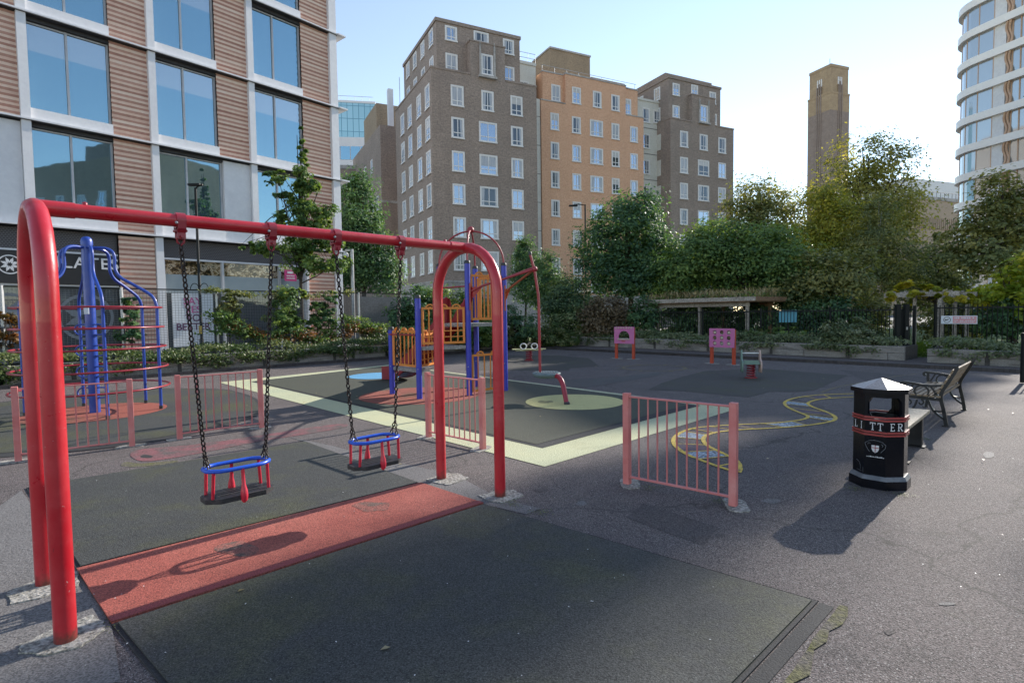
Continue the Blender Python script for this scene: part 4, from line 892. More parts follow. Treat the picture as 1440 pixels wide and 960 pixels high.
# ------------------------------------------------------------------ benches
n0 = np.array(gp(1331, 600)); n1 = np.array(gp(1356.5, 577)); ub = (n1 - n0) / np.linalg.norm(n1 - n0); LB = np.linalg.norm(n1 - n0); nb = np.array((-ub[1], ub[0]))
be = empty('park_bench', (*n0, 0), math.atan2(ub[1], ub[0]), 'park bench with black cast iron ends and wooden slats, behind the litter bin', 'bench')
def end_frame(x):
    mb = MB(); S = lambda pts, w=.035, th=.035: mb.strip([(x, y, z) for y, z in pts], w, th, (1, 0, 0))   # y runs from the rear foot towards the front
    S(spline([(0, 0), (.03, .2), (.07, .40), (.05, .52), (-.04, .70), (-.10, .84), (-.115, .86)], 4), .045)
    S(spline([(.52, 0), (.50, .18), (.49, .36), (.50, .48), (.50, .585)], 4), .04)
    S(spline([(.0, .60), (.10, .585), (.25, .575), (.42, .595), (.53, .60), (.56, .575), (.55, .55), (.53, .56)], 4), .035, .05)
    S([(.07, .38), (.50, .40)], .04)
    S([(.30 + .085 * math.cos(t), .487 + .08 * math.sin(t)) for t in [2 * math.pi * i / 20 for i in range(21)]], .022)
    S(spline([(.20, .57), (.16, .52), (.13, .46), (.08, .41)], 4), .022); S(spline([(.06, .57), (.10, .50), (.17, .43), (.2, .40)], 4), .022); S(spline([(.40, .58), (.43, .52), (.46, .46), (.48, .42)], 4), .022)
    S(spline([(.02, .10), (.10, .16), (.17, .24), (.22, .36)], 4), .028); S(spline([(.03, .22), (.10, .21), (.15, .22)], 4), .022); S(spline([(.50, .12), (.44, .18), (.38, .26), (.35, .36)], 4), .028); S(spline([(.30, .37), (.27, .33), (.30, .29), (.33, .32)], 4), .022); S(spline([(.46, .36), (.42, .32), (.44, .28)], 4), .02)
    S([(-.03, .01), (.05, .01)], .02, .06); S([(.49, .01), (.56, .01)], .02, .06)
    return mb.build('end_frame', M['iron'], be, bevel=.004)
end_frame(0.0); end_frame(LB)
for k in range(6): y = .10 + k * .075; MB().bx(-.04, LB + .04, y - .03, y + .03, .412 + .002 * k, .437 + .002 * k).build('seat_slat', M['bench_wood'], be, bevel=.006)
for k in range(5): z = .50 + k * .072; y = .065 - (z - .5) * .50; MB().box((LB / 2, y + .03, z), (LB + .06, .026, .066), Matrix.Rotation(R(26), 3, 'X')).build('back_slat', M['bench_wood'], be, bevel=.006)
pe_ = np.array(gp(1308, 576, .43)); u2 = np.array((.70, .714)); bl = empty('plank_bench', tuple(pe_) + (0,), math.atan2(u2[1], u2[0]), 'backless bench with one wide pale plank, right behind the litter bin', 'bench')
MB().bx(-1.5, 0, 0, .34, .385, .43).build('plank', M['plank'], bl, bevel=.008)
for x in (-.28, -1.25):
    MB().bx(x - .04, x + .04, .03, .31, 0.02, .383).build('leg', M['iron'], bl, bevel=.008); MB().bx(x - .06, x + .06, .0, .34, 0, .02).build('foot', M['iron'], bl)
# ------------------------------------------------------------------ buildings
_wm = {}
M['pane_blind'] = mat('roller blind behind glass', (.52, .50, .46), (.44, .43, .41), 2, rough=.2, spec=.8)
def window_meshes(w, h, cols, key=''):
    k = (w, h, cols, key)
    if k in _wm: return _wm[k]
    mb = MB(); s = .11; o = .055                         # stone surround standing proud of the wall
    for x0, x1, z0, z1 in ((-w / 2, -w / 2 + s, 0, h), (w / 2 - s, w / 2, 0, h), (-w / 2 + s, w / 2 - s, h - s, h)): mb.bx(x0, x1, -o, .0, z0, z1)
    mb.bx(-w / 2 - .03, w / 2 + .03, -o - .05, 0, -.03, s - .02)
    W_ = w - 2 * s; c = .05; zt = s + (h - 2 * s) * .24
    for x0, x1, z0, z1 in ((-W_ / 2, -W_ / 2 + c, s - .02, h - s), (W_ / 2 - c, W_ / 2, s - .02, h - s)): mb.bx(x0, x1, -.034, -.002, z0, z1)
    mb.bx(-W_ / 2 + c, W_ / 2 - c, -.034, -.002, h - s - c, h - s); mb.bx(-W_ / 2 + c, W_ / 2 - c, -.034, -.002, s - .02, s + c - .02); mb.bx(-W_ / 2 + c, W_ / 2 - c, -.036, -.002, zt - .035, zt + .035)
    for i in range(1, cols): x = -W_ / 2 + W_ * i / cols; mb.bx(x - .035, x + .035, -.038, -.002, s + .03, h - s - c)
    fr = mb.mesh('window', M['frame']); panes = []; rn = random.Random(int(w * 100 + h * 10)); zl, zh = s + .02, h - s - c; xl, xr = -W_ / 2 + c, W_ / 2 - c
    for v_ in range(9):
        p = MB(); back, cur = ((0, 2), (0, 2), (1, 2), (0, 2), (2, 2), (1, 2), (0, 2), (0, 3), (1, 3))[v_]
        p.cur = back; p.poly([(xl, -.010, zl), (xr, -.010, zl), (xr, -.010, zh), (xl, -.010, zh)])
        l_, r_ = rn.uniform(.08, .34), rn.uniform(.08, .34)
        if v_ in (0, 2, 5, 6): 
            p.cur = cur
            if v_ != 6: p.poly([(xl, -.014, zl), (xl + (xr - xl) * l_ * .8, -.014, zl), (xl + (xr - xl) * l_, -.014, zh), (xl, -.014, zh)])
            p.poly([(xr - (xr - xl) * r_ * .8, -.014, zl), (xr, -.014, zl), (xr, -.014, zh), (xr - (xr - xl) * r_, -.014, zh)])
        if v_ in (7, 8, 3): p.cur = 2 if v_ == 3 else 3; zz = zh - (zh - zl) * rn.uniform(.25, .6); p.poly([(xl, -.014, zz), (xr, -.014, zz), (xr, -.014, zh), (xl, -.014, zh)])
        panes.append(p.mesh('pane', [M['pane_sky'], M['pane_dark'], M['pane_curtain'], M['pane_blind']]))
    _wm[k] = (fr, panes); return _wm[k]
_wr = random.Random(5)
def window(root, x, y, z, w, h, cols=2, rz=0.0, mix=(.55, .2, .25)):
    fr, panes = window_meshes(w, h, cols); o = put(fr, 'window', root, (x, y, z), (0, 0, rz))
    put(_wr.choice(panes), 'pane', o); return o
SIDE = R(-90)
# --- dark brown brick block (x along the front, y into the depth)
GA = math.atan2(.447, .894)
db = empty('brick_building', (-6.73, 50, 0), GA, 'tall dark brown brick block with stepped top and white windows, left of the orange one', 'building', 'brick blocks with stepped tops')
MB().bx(0, 10.5, 0, 11.8, 4.6, 23.18).build('wall', M['brick_dark'], db)
MB().bx(-.06, 10.56, -.06, 11.8, 0, 4.6).build('base_wall', M['stone'], db); MB().bx(-.1, 10.6, -.1, 11.8, 4.58, 4.75).build('string_course', M['stone'], db)
MB().bx(3.75, 7.2, 0.003, 1.3, 23.15, 26.2).build('centre_bay', M['brick_dark'], db); MB().bx(3.68, 7.27, -.05, 1.3, 26.2, 26.33).build('coping', M['brick_dark'], db)
MB().bx(.85, 9.2, .85, 11.2, 23.1, 27.7).build('upper_wall', M['brick_dark'], db); MB().bx(.75, 9.3, .75, 11.3, 27.7, 28.0).build('parapet', M['brick_dark'], db)
MB().bx(-.05, 3.7, -.05, .25, 23.18, 23.35).build('coping', M['brick_dark'], db); MB().bx(7.25, 10.55, -.05, .25, 23.18, 23.35).build('coping', M['brick_dark'], db); MB().bx(-.05, .25, .25, 11.8, 23.18, 23.35).build('coping', M['brick_dark'], db); MB().bx(10.3, 10.55, .25, 11.8, 23.18, 23.35).build('coping', M['brick_dark'], db)
MB().bx(.72, 9.33, .72, 11.33, 25.2, 25.32).build('string_course', M['brick_dark'], db) if False else None
for zt in (22.02, 19.22, 16.27, 13.37, 10.43, 7.48):
    for x, w in ((2.4, 1.22), (5.36, 1.22 if zt > 22 else 1.8), (8.33, 1.25)): window(db, x, 0, zt - 1.82, w, 1.82, 2)
    for y in (1.05, 3.55, 6.5, 9.1): window(db, 0, y, zt - 2.05, 1.25, 2.05, 2, SIDE, (.35, .35, .3))
for x, z, w, h in ((2.25, 23.55, 1.15, 1.55), (2.25, 26.2, 1.15, 1.3), (5.2, 26.42, 1.5, 1.2), (8.0, 23.5, 1.15, 1.5), (8.0, 26.1, 1.15, 1.4)): window(db, x, .85, z, w, h, 2)
window(db, 5.38, 0, 23.42, 1.2, 1.85, 2)
mb = MB(); mb.bx(4.6, 4.74, -.16, 0, 23.3, 26.0); mb.bx(6.02, 6.16, -.16, 0, 23.3, 26.0); mb.bx(4.5, 6.26, -.3, 0, 23.12, 23.32)
for x in (4.67, 6.09): mb.prism([(x - .07, -.16), (x + .07, -.16), (x + .07, 0), (x - .07, 0)], 26.0, 26.05); mb.bx(x - .03, x + .03, -.1, -.04, 26.05, 26.4)
mb.build('stone_surround', M['stone'], db)
for y in (2.2, 4.7, 7.2, 9.6):
    window(db, .85, y, 23.55, 1.1, 1.5, 2, SIDE); window(db, .85, y, 26.0, 1.1, 1.5, 2, SIDE)
MB().tube([(.3, 11.0, 23.3), (.3, 11.0, 26.5)], .03, 6).build('aerial', M['steel'], db); 
# --- white link between the two blocks
lk = empty('link_building', (3.0, 58.5, 0), GA, 'narrow pale rendered link between the dark and orange brick blocks', 'building', 'pale links between brick blocks')
MB().bx(-4.2, .33, 1.0, 9, 0, 27.2).build('wall', M['render_white'], lk); MB().bx(-4.3, .33, .9, 9, 27.2, 27.5).build('roof_edge', M['render_white'], lk)
MB().bx(-.62, .30, .12, .998, 0, 23.6).build('stair_shaft', M['render_white'], lk)
for z in (2.9 * k + 1.5 for k in range(8)): MB().bx(-.63, .31, .10, .12, z, z + .05).build('joint', M['grille'], lk)
window(lk, -1.15, 1.0, 24.0, 1.3, 1.5, 2)
rl = MB()
for z in (27.9, 28.4): rl.tube([(-4.2, 1.0, z), (.3, 1.0, z)], .025, 6)
for x in range(6): rl.tube([(-4.2 + .9 * x, 1.0, 27.5), (-4.2 + .9 * x, 1.0, 28.4)], .02, 6)
rl.build('roof_railing', M['steel'], lk); MB().lathe([(.35, 0), (.35, .9), (.1, 1.2)], 12, (-4.0, 1.6, 27.5)).build('flue', M['steel'], lk)
# --- orange brick block
ob = empty('brick_building', (3.0, 58.5, 0), GA, 'orange brick apartment block with five columns of white windows', 'building', 'brick blocks with stepped tops')
GAo = GA
MB().bx(.35, 13.65, 0, 11, 3.6, 23.5).build('wall', M['brick_orange'], ob); MB().bx(.33, 13.67, -.03, 11, 0, 3.6).build('base_wall', M['stone'], ob)
MB().bx(3.3, 11.15, .003, 10.9, 23.5, 26.6).build('upper_wall', M['brick_orange'], ob); MB().bx(.75, 3.3, .35, 10.9, 23.5, 26.55).build('upper_wall', M['brick_orange'], ob); MB().bx(11.15, 13.1, .35, 10.9, 23.5, 26.55).build('upper_wall', M['brick_orange'], ob)
MB().bx(3.25, 11.2, -.06, .3, 26.6, 26.75).build('coping', M['stone'], ob); MB().bx(.3, 3.25, -.05, .3, 23.5, 23.62).build('coping', M['stone'], ob); MB().bx(11.2, 13.7, -.05, .3, 23.5, 23.62).build('coping', M['stone'], ob); MB().bx(.7, 3.25, .3, .6, 26.55, 26.7).build('coping', M['stone'], ob); MB().bx(11.2, 13.15, .3, .6, 26.55, 26.7).build('coping', M['stone'], ob)
rl = MB(); rl.tube([(.8, .5, 27.3), (13.0, .5, 27.3)], .025, 6)
for x in range(9): rl.tube([(.8 + 1.5 * x, .5, 26.6), (.8 + 1.5 * x, .5, 27.3)], .02, 6)
rl.build('roof_railing', M['steel'], ob)
MB().bx(1.0, 13, 2.5, 10, 26.5, 28.1).build('penthouse', M['brick_tan'], ob); MB().bx(5.0, 10.5, 5.9, 10, 28.0, 32.0).build('plant_room', M['brick_tan'], ob); MB().bx(4.92, 10.58, 5.8, 10.1, 32.0, 32.2).build('coping', M['stone'], ob)
MB().bx(12.5, 13.6, 3, 5, 26.5, 27.7).build('roof_unit', M['steel'], ob)
for i, zt in enumerate((25.45, 22.38, 19.42, 16.45, 13.5, 10.5, 7.5, 4.6 + 1.0)):
    for j, (x, w) in enumerate(((1.93, 1.02), (4.6, 1.1), (7.18, 1.68), (9.7, 1.05), (12.25, 1.05))):
        top = i == 0
        if top: x = (2.32, 4.65, 7.3, 9.72, 11.6)[j]; w = 1.1
        window(ob, x, .35 if top and j in (0, 4) else .003 if top else 0, zt - 1.74, w, 1.74, 2, 0, (.5, .25, .25))
# --- brick wing on the right
wg = empty('brick_building', (18.37, 65, 0), GA, 'dark brown brick block with stepped top, right of the orange one', 'building', 'brick blocks with stepped tops')
MB().bx(0, 10.0, 0, 12, 4.5, 23.6).build('wall', M['brick_dark'], wg); MB().bx(-.05, 10.05, -.05, 12, 0, 4.5).build('base_wall', M['stone'], wg)
MB().bx(3.25, 6.9, .003, 1.2, 23.6, 26.75).build('centre_bay', M['brick_dark'], wg); MB().bx(.25, 8.4, .6, 11, 23.55, 28.35).build('upper_wall', M['brick_dark'], wg); MB().bx(.15, 8.5, .5, 11.1, 28.35, 28.6).build('parapet', M['brick_dark'], wg); MB().bx(.5, 7.8, 1.4, 10, 28.6, 29.3).build('roof_block', M['brick_dark'], wg)
MB().bx(-.05, 3.2, -.05, .2, 23.6, 23.76).build('coping', M['brick_dark'], wg); MB().bx(6.95, 10.05, -.05, .2, 23.6, 23.76).build('coping', M['brick_dark'], wg); MB().bx(-.05, .2, .2, 12, 23.6, 23.76).build('coping', M['brick_dark'], wg); MB().bx(3.2, 6.95, -.05, 1.2, 26.75, 26.88).build('coping', M['brick_dark'], wg)
for zt in (22.42, 19.45, 16.52, 13.56, 10.6, 7.6):
    for x, w in ((2.0, 1.2), (5.05, 1.75 if zt < 22 else 1.25), (8.05, 1.25)): window(wg, x, 0, zt - 1.85, w, 1.85, 2)
    MB().bx(-.04, 0, 1.6, 3.1, zt - 1.9, zt - .1).build('blank_panel', M['render_white'], wg)
window(wg, 5.08, .003, 23.85, 1.3, 1.95, 2)
for x, z in ((1.35, 24.0), (1.35, 26.5), (7.25, 23.95), (7.1, 26.45), (4.2, 27.0)): window(wg, x, .6, z, 1.05, 1.4 if x != 4.2 else 1.2, 2)
for y in (2.5, 5.5): window(wg, .25, y, 26.4, 1.05, 1.5, 2, SIDE); window(wg, .25, y, 24.0, 1.05, 1.5, 2, SIDE)
mb = MB(); mb.bx(4.3, 4.44, -.14, .003, 23.7, 26.4); mb.bx(5.72, 5.86, -.14, .003, 23.7, 26.4); mb.bx(4.2, 5.96, -.26, .003, 23.62, 23.8); mb.build('stone_surround', M['stone'], wg)
lk2 = empty('link_building', (3.0, 58.5, 0), GA, 'pale rendered link between the orange block and the right brick block', 'building', 'pale links between brick blocks')
MB().bx(13.68, 19.4, 1.2, 9, 0, 26.0).build('wall', M['render_white'], lk2); MB().bx(13.68, 19.5, 1.1, 9, 26.0, 26.25).build('roof_edge', M['render_white'], lk2)
for k in range(8): MB().bx(13.69, 19.4, 1.18, 1.2, 2.95 * k + 2.3, 2.95 * k + 2.36).build('joint', M['grille'], lk2); window(lk2, 15.0, 1.2, 2.95 * k + 2.9, 1.1, 1.7, 2)
window(lk2, 16.6, 1.2, 23.7, 1.0, 1.5, 2)
# --- rear wing seen to the left of the dark block
c0 = at(541, 440, 66); rw = empty('brick_building', (c0[0], 66, 0), GA, 'lower brown brick wing with a roof step, behind the left side of the dark block', 'building', 'brick blocks with stepped tops')
MB().bx(0, 8, 0, 16, 0, 23.7).build('wall', M['brick_tan'] if False else M['brick_dark'], rw); MB().bx(.35, 8, 3.0, 10, 23.7, 27.2).build('roof_step', M['brick_tan'], rw); MB().bx(-.05, 8, -.05, 16, 14.8, 15.1).build('string_course', M['stone'], rw)
MB().bx(1.2, 1.8, .6, 1.2, 23.7, 28.2).build('vent_shaft', M['metal_white'], rw)
for zt in (20.8, 15.9, 13.0, 10.2, 7.2):
    for y in (1.9, 4.6, 8.2): 
        if zt < 20 or y > 4: window(rw, 0, y, zt - 1.7, 1.0, 1.7, 1, SIDE)
# --- low brick house and offices far behind
c0 = at(475, 440, 78); lh = empty('brick_building', (c0[0] - 4, 78, 0), R(8), 'low brown brick house far back between the offices and the dark block', 'building', 'brick blocks with stepped tops')
MB().bx(0, 9, 0, 8, 0, 22.0).build('wall', M['brick_dark'], lh); MB().bx(-.1, 9.1, -.1, 8, 22, 22.5).build('parapet', M['stone'], lh)
for x in (1.6, 4.2, 6.3): 
    for z in (19.2, 15.8, 12.4): window(lh, x, 0, z, 1.6, 1.6, 3)
c0 = at(470, 440, 112); wb = empty('office_building', (c0[0] - 6, 112, 0), R(6), 'white banded office block with blue windows, in front of the glass tower', 'building')
MB().bx(0, 16, 0, 12, 0, 37).build('wall', M['metal_white'], wb)
for z in (28.6, 32.6):
    for i in range(8): MB().bx(.2 + i * 1.95, 2.0 + i * 1.95, -.06, 0, z, z + 2.6).build('window', M['glass_office'], wb)
t = NT('curtain wall glass'); uv = t.coord('UV'); bt = t.n('ShaderNodeTexBrick'); t.l(uv, bt.inputs[0]); bt.offset = 0; bt.inputs['Scale'].default_value = 1
for k, v in (('Brick Width', 1.6), ('Row Height', 3.6), ('Mortar Size', .09)): bt.inputs[k].default_value = v
for k, v in (('Color1', (.30, .50, .54)), ('Color2', (.36, .56, .60)), ('Mortar', (.13, .27, .32))): bt.inputs[k].default_value = (*v, 1)
M['glass_tower'] = t.done(t.bsdf(bt.outputs[0], .06, .45))
c0 = at(470, 440, 160); gtw = empty('office_building', (c0[0] - 8, 160, 0), R(10), 'pale blue glass tower far behind the brick blocks', 'building')
MB().bx(0, 20.6, 0, 20, 0, 62).build('curtain_wall', M['glass_tower'], gtw); MB().bx(-.1, 20.7, -.1, 20, 62, 62.6).build('roof_edge', M['metal_white'], gtw)
mb = MB()
for i in range(10): mb.tube([(1 + i * 2, .5, 62.5), (1 + i * 2, .5, 64.0)], .05, 5)
mb.tube([(1, .5, 64), (20, .5, 64)], .06, 5); mb.build('roof_railing', M['steel'], gtw)

# --- office building on the left: x along the facade, y into the depth
OA = math.atan2(.767, .641)
of = empty('office_building', (-15.68, 24.7, 0), OA, 'modern office building with white frame, striped terracotta panels and big windows, at left', 'building')
OX0, OX1 = -16.0, 9.5; LEV = [5.33, 9.30, 13.28, 17.27, 21.26, 25.25]
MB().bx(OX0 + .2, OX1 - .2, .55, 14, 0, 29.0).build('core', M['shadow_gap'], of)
t = NT('terracotta slats'); at_ = t.n('ShaderNodeAttribute'); at_.attribute_name = 'tint'; co = t.coord('Object')
cc = t.ramp(at_.outputs['Fac'], [(0.0, (.44, .22, .165)), (.38, (.58, .34, .26)), (.62, (.78, .56, .44)), (1.0, (.86, .69, .57))]); cc = t.mix(.3, cc, t.noise(co, 6, 3), 'OVERLAY')
M['slats'] = t.done(t.bsdf(cc, .7))
def slat_mesh(w, h, seed):
    rn = random.Random(seed); mb = MB(); tint = []; z = 0.0; n = 0
    while z < h - .02:
        d = min((.10, .085, .12)[n % 3], h - z); f = rn.uniform(-.01, .01); k0 = n % 6
        y0 = -.03 if k0 in (0, 3) else (-.055 if k0 in (1, 4) else -.01)
        mb.poly([(0, y0 + .03 + f, z), (w, y0 + .03 - f, z), (w, y0 - f, z + d), (0, y0 + f, z + d)]); mb.poly([(0, y0 + f, z + d), (w, y0 - f, z + d), (w, .06, z + d), (0, .06, z + d)]); tv = (.9, .15, .7, .1, .8, .3)[k0] + rn.uniform(-.12, .12); tint += [tv, tv * .9]
        z += d; n += 1
    me = mb.mesh('slat_panel', M['slats']); a = me.attributes.new('tint', 'FLOAT', 'FACE'); a.data.foreach_set('value', tint); return me
cols = [(-8.45, -8.17), (-4.16, -3.87), (.16, .44), (4.5, 4.79), (9.06, 9.5)]
cols = [(-12.75, -12.47)] + cols
def pane_obj(x0, x1, z0, z1, mulls, m='glass_office', blind=.0, y=.30, nm='window'):
    fr = MB()
    for x in [x0 + .03] + list(mulls) + [x1 - .03]: fr.bx(x - .035, x + .035, y - .08, y + .02, z0, z1)
    for z in (z0 + .03, z1 - .03): fr.bx(x0 + .065, x1 - .065, y - .06, y + .02, z - .03, z + .03)
    f = fr.build(nm, M['mullion'], of); xs = [x0] + list(mulls) + [x1]
    for i in range(len(xs) - 1):
        b = (z1 - z0) * blind; p = MB().poly([(xs[i] + .03, y, z0 + .04), (xs[i + 1] - .03, y, z0 + .04), (xs[i + 1] - .03, y, z1 - b), (xs[i] + .03, y, z1 - b)]); p.build('pane', M[m], f)
        if b: MB().poly([(xs[i] + .03, y, z1 - b), (xs[i + 1] - .03, y, z1 - b), (xs[i + 1] - .03, y, z1 - .04), (xs[i] + .03, y, z1 - .04)]).build('blind', M['glass_blind'], f)
    return f
M['glass_blind'] = glass_mat('glazing over roller blind', (.36, .44, .49), .8, .06)
bays = [(-12.47, -9.8, -11.15, (-9.8, -8.45)), (-8.17, -5.5, -6.85, (-5.5, -4.16)), (-3.87, -1.2, -2.6, (-1.2, .16)), (.44, 3.05, 1.65, (3.05, 4.5)), (4.79, 7.45, 5.98, (7.45, 9.06))]
for li in range(1, 6):
    z0 = LEV[li - 1] if li == 1 else LEV[li - 1]; z1 = LEV[li]; first = li == 1
    for bi, (x0, x1, mu, (l0, l1)) in enumerate(bays):
        lo = z0 + (.98 if first else .47); hi = z1 - .22
        if first and bi in (3,): x1b = 3.2
        else: x1b = x1
        pane_obj(x0, x1b, lo, hi, (mu,), blind=.32 if li in (2, 3) and not (li == 3 and bi == 4) else 0.0)
        MB().bx(x0, x1b, .0, .32, z0 + .03, lo).build('spandrel', M['metal_white'], of)
        if first and bi in (3, 1): MB().bx(x1b + .02, l1 - .01, .05, .4, z0 + .03, hi + .1).build('wall_panel', M['metal_white'], of)
        else: put(slat_mesh(l1 - l0, z1 - z0 - .06, li * 10 + bi), 'slat_panel', of, (l0, .10, z0 + .03))
    MB().bx(OX0, OX1 - .03, .12, .55, hi + .02, z1 - .06).build('shade_strip', M['shadow_gap'], of)  # near-black strip stands in for the shade below each ledge
    for x0, x1 in cols: MB().bx(x0, x1, -.12, .5, z0 + .02, z1 - .045).build('column', M['metal_white'], of)
for z in LEV:
    MB().bx(OX0, OX1 + .12, -.22, .5, z - .04, z + .02).build('ledge', M['metal_white'], of); MB().bx(OX0, OX1 + .05, -.14, .5, z - .06, z - .042).build('ledge_soffit', M['shadow_gap'], of)  # underside coloured dark for the shade it lies in
MB().bx(OX0, OX1, -.12, .5, 25.3, 27).build('parapet', M['metal_white'], of)
# the gable end facing the alley
MB().bx(OX1 - .199, OX1, .5, 14, 0, 27).build('end_wall', M['metal_white'], of)
for z in LEV[1:5]: MB().bx(OX1, OX1 + .5, -.3, 5, z - .05, z + .02).build('ledge', M['metal_white'], of)
# ground floor: grille, fascia, shop windows
t = NT('fine dark grille'); uv = t.coord('UV'); bt = t.n('ShaderNodeTexBrick'); t.l(uv, bt.inputs[0]); bt.inputs['Scale'].default_value = 1
for k, v in (('Brick Width', .10), ('Row Height', .07), ('Mortar Size', .018)): bt.inputs[k].default_value = v
for k, v in (('Color1', (.025, .023, .024)), ('Color2', (.035, .032, .033)), ('Mortar', (.11, .10, .105))): bt.inputs[k].default_value = (*v, 1)
M['grille_fine'] = t.done(t.bsdf(bt.outputs[0], .6))
t = NT('shop glass with interior lights in its colour'); co = t.coord('Object', (1, 1, 1.6)); v = t.noise(co, 2.2, 7, .75, 1.2)
M['shop_glass'] = t.done(t.bsdf(t.ramp(v, [(.36, (.01, .012, .012)), (.47, (.06, .04, .02)), (.52, (.30, .20, .10)), (.56, (.70, .62, .48)), (.60, (.05, .045, .03)), (.72, (.02, .03, .03))]), .06, .15, spec=.7))  # warm interior lights are painted into the pane colour
M['frosted'] = mat('frosted window film', (.27, .33, .36), (.33, .38, .40), 1.2, rough=.28, detail=3)
for x0, x1 in ((-12.47, -8.45), (-8.17, -5.2), (-5.2, -1.22), (.46, 7.3)): MB().bx(x0, x1, .2, .5, 4.42, 5.24).build('grille', M['grille_fine'], of); MB().bx(x0, x1, .14, .5, 4.34, 4.42).build('transom', M['metal_white'], of)
for x0, x1 in ((-12.75, -12.47), (-8.45, -8.17), (.16, .46), (7.3, 7.42), (9.06, 9.5)): MB().bx(x0, x1, -.08, .5, 0, 5.26).build('column', M['metal_white'], of)
for l0, l1, s_ in ((-1.2, .14, 71), (7.44, 9.04, 72)): put(slat_mesh(l1 - l0, 5.2, s_), 'slat_panel', of, (l0, .05, .02))
sf = MB().bx(.46, 7.3, .3, .42, .05, 4.34).build('shop_window', M['shadow_gap'], of)
for x in (.5, 3.04, 5.9, 7.25): MB().bx(x - .05, x + .05, .12, .3, .1, 4.34).build('mullion', M['mullion'], sf)
MB().bx(5.95, 7.2, .12, .28, 2.75, 2.9).build('transom', M['mullion'], sf)
MB().poly([(.55, .29, 3.70), (7.2, .29, 3.70), (7.2, .29, 4.33), (.55, .29, 4.33)]).build('pane', M['shop_glass'], sf); MB().poly([(.55, .29, 2.85), (7.2, .29, 2.85), (7.2, .29, 3.70), (.55, .29, 3.70)]).build('frosted_pane', M['frosted'], sf); MB().poly([(.55, .29, .1), (7.2, .29, .1), (7.2, .29, 2.85), (.55, .29, 2.85)]).build('pane', M['pane_dark'], sf)
MB().poly([(.80, .27, .4), (2.58, .27, .4), (2.58, .27, 2.84), (.80, .27, 2.84)]).build('poster', M['frosted'] if False else M['sign_white'], sf)
M['poster_pink'] = mat('pink poster print', (.45, .09, .26), (.40, .08, .24), 4); M['poster_plum'] = mat('plum poster print', (.12, .03, .10), (.10, .03, .09), 4)
for body, z, sz_, m_ in (('SAY', 2.34, .46, 'poster_pink'), ('YES', 1.95, .46, 'poster_pink'), ('TO', 1.56, .46, 'poster_plum'), ('BETTER', 1.16, .44, 'poster_plum')):
    put(text_mesh(body, sz_, .003, M[m_], 'poster_lettering', offset=.008), 'poster_lettering', sf, (1.68, .262, z), (R(90), 0, 0))
MB().poly([(2.75, .27, 1.0), (5.6, .27, 1.0), (5.6, .27, 2.3), (2.75, .27, 2.3)]).build('pane', M['pane_dark'], sf)
sgn_ = MB().bx(5.9, 6.55, -.35, -.31, 3.55, 4.12).build('hanging_sign', M['magenta'], of)
mb = MB(); mb.bx(6.05, 6.35, -.356, -.351, 3.93, 4.04); mb.build('sign_symbol', M['letter'], sgn_)
wm = MB(); rn = random.Random(8)
for z in (3.78, 3.66):
    x = 6.0
    while x < 6.42: w_ = rn.uniform(.02, .05); wm.bx(x, x + w_, -.356, -.351, z, z + .06); x += w_ + .015
wm.build('sign_wordmark', M['letter'], sgn_)
# studio fascia with white letters and flower emblem
sb = MB().bx(-8.1, -1.24, .05, .2, 3.10, 4.34).build('fascia_sign', M['sign_black'], of)
put(text_mesh('PILATES', .64, .01, M['letter'], 'fascia_lettering', space=1.12, offset=.006), 'fascia_lettering', sb, (-2.46, .045, 3.77), (R(90), 0, 0))
def emblem(r, m, parent, x, z, y):
    loops = [circ(0, 0, r, 40), circ(0, 0, r * .88, 40)]; me = holed_mesh('emblem_ring', loops, .006, m); put(me, 'emblem_ring', parent, (x, y, z), (R(90), 0, 0))
    star = []
    for k in range(8):
        for rr_, da in ((.34, -22.5), (.52, -15), (.60, -7), (.80, 0), (.60, 7), (.52, 15)): a = R(45 * k + 22.5 + da); star.append((r * rr_ * math.cos(a), r * rr_ * math.sin(a)))
    inner = []
    for k in range(8):
        for rr_, da in ((.15, -22.5), (.30, 0)): a = R(45 * k + 22.5 + da); inner.append((r * rr_ * math.cos(a), r * rr_ * math.sin(a)))
    put(holed_mesh('emblem_flower', [star, inner], .006, m), 'emblem_flower', parent, (x, y, z), (R(90), 0, 0))
emblem(.36, M['letter'], sb, -4.70, 3.80, .04)
M['vinyl'] = mat('grey window vinyl', (.20, .22, .24), (.17, .19, .21), 3, rough=.5)
gw = MB().bx(-8.1, -1.24, .3, .34, .1, 3.06).build('studio_window', M['pane_dark'], of); emblem(.95, M['vinyl'], gw, -2.38, 1.80, .285); emblem(.95, M['vinyl'], gw, -4.75, 1.80, .285)
MB().bx(-8.1, -1.24, .1, .3, 3.04, 3.10).build('sill', M['metal_white'], of)

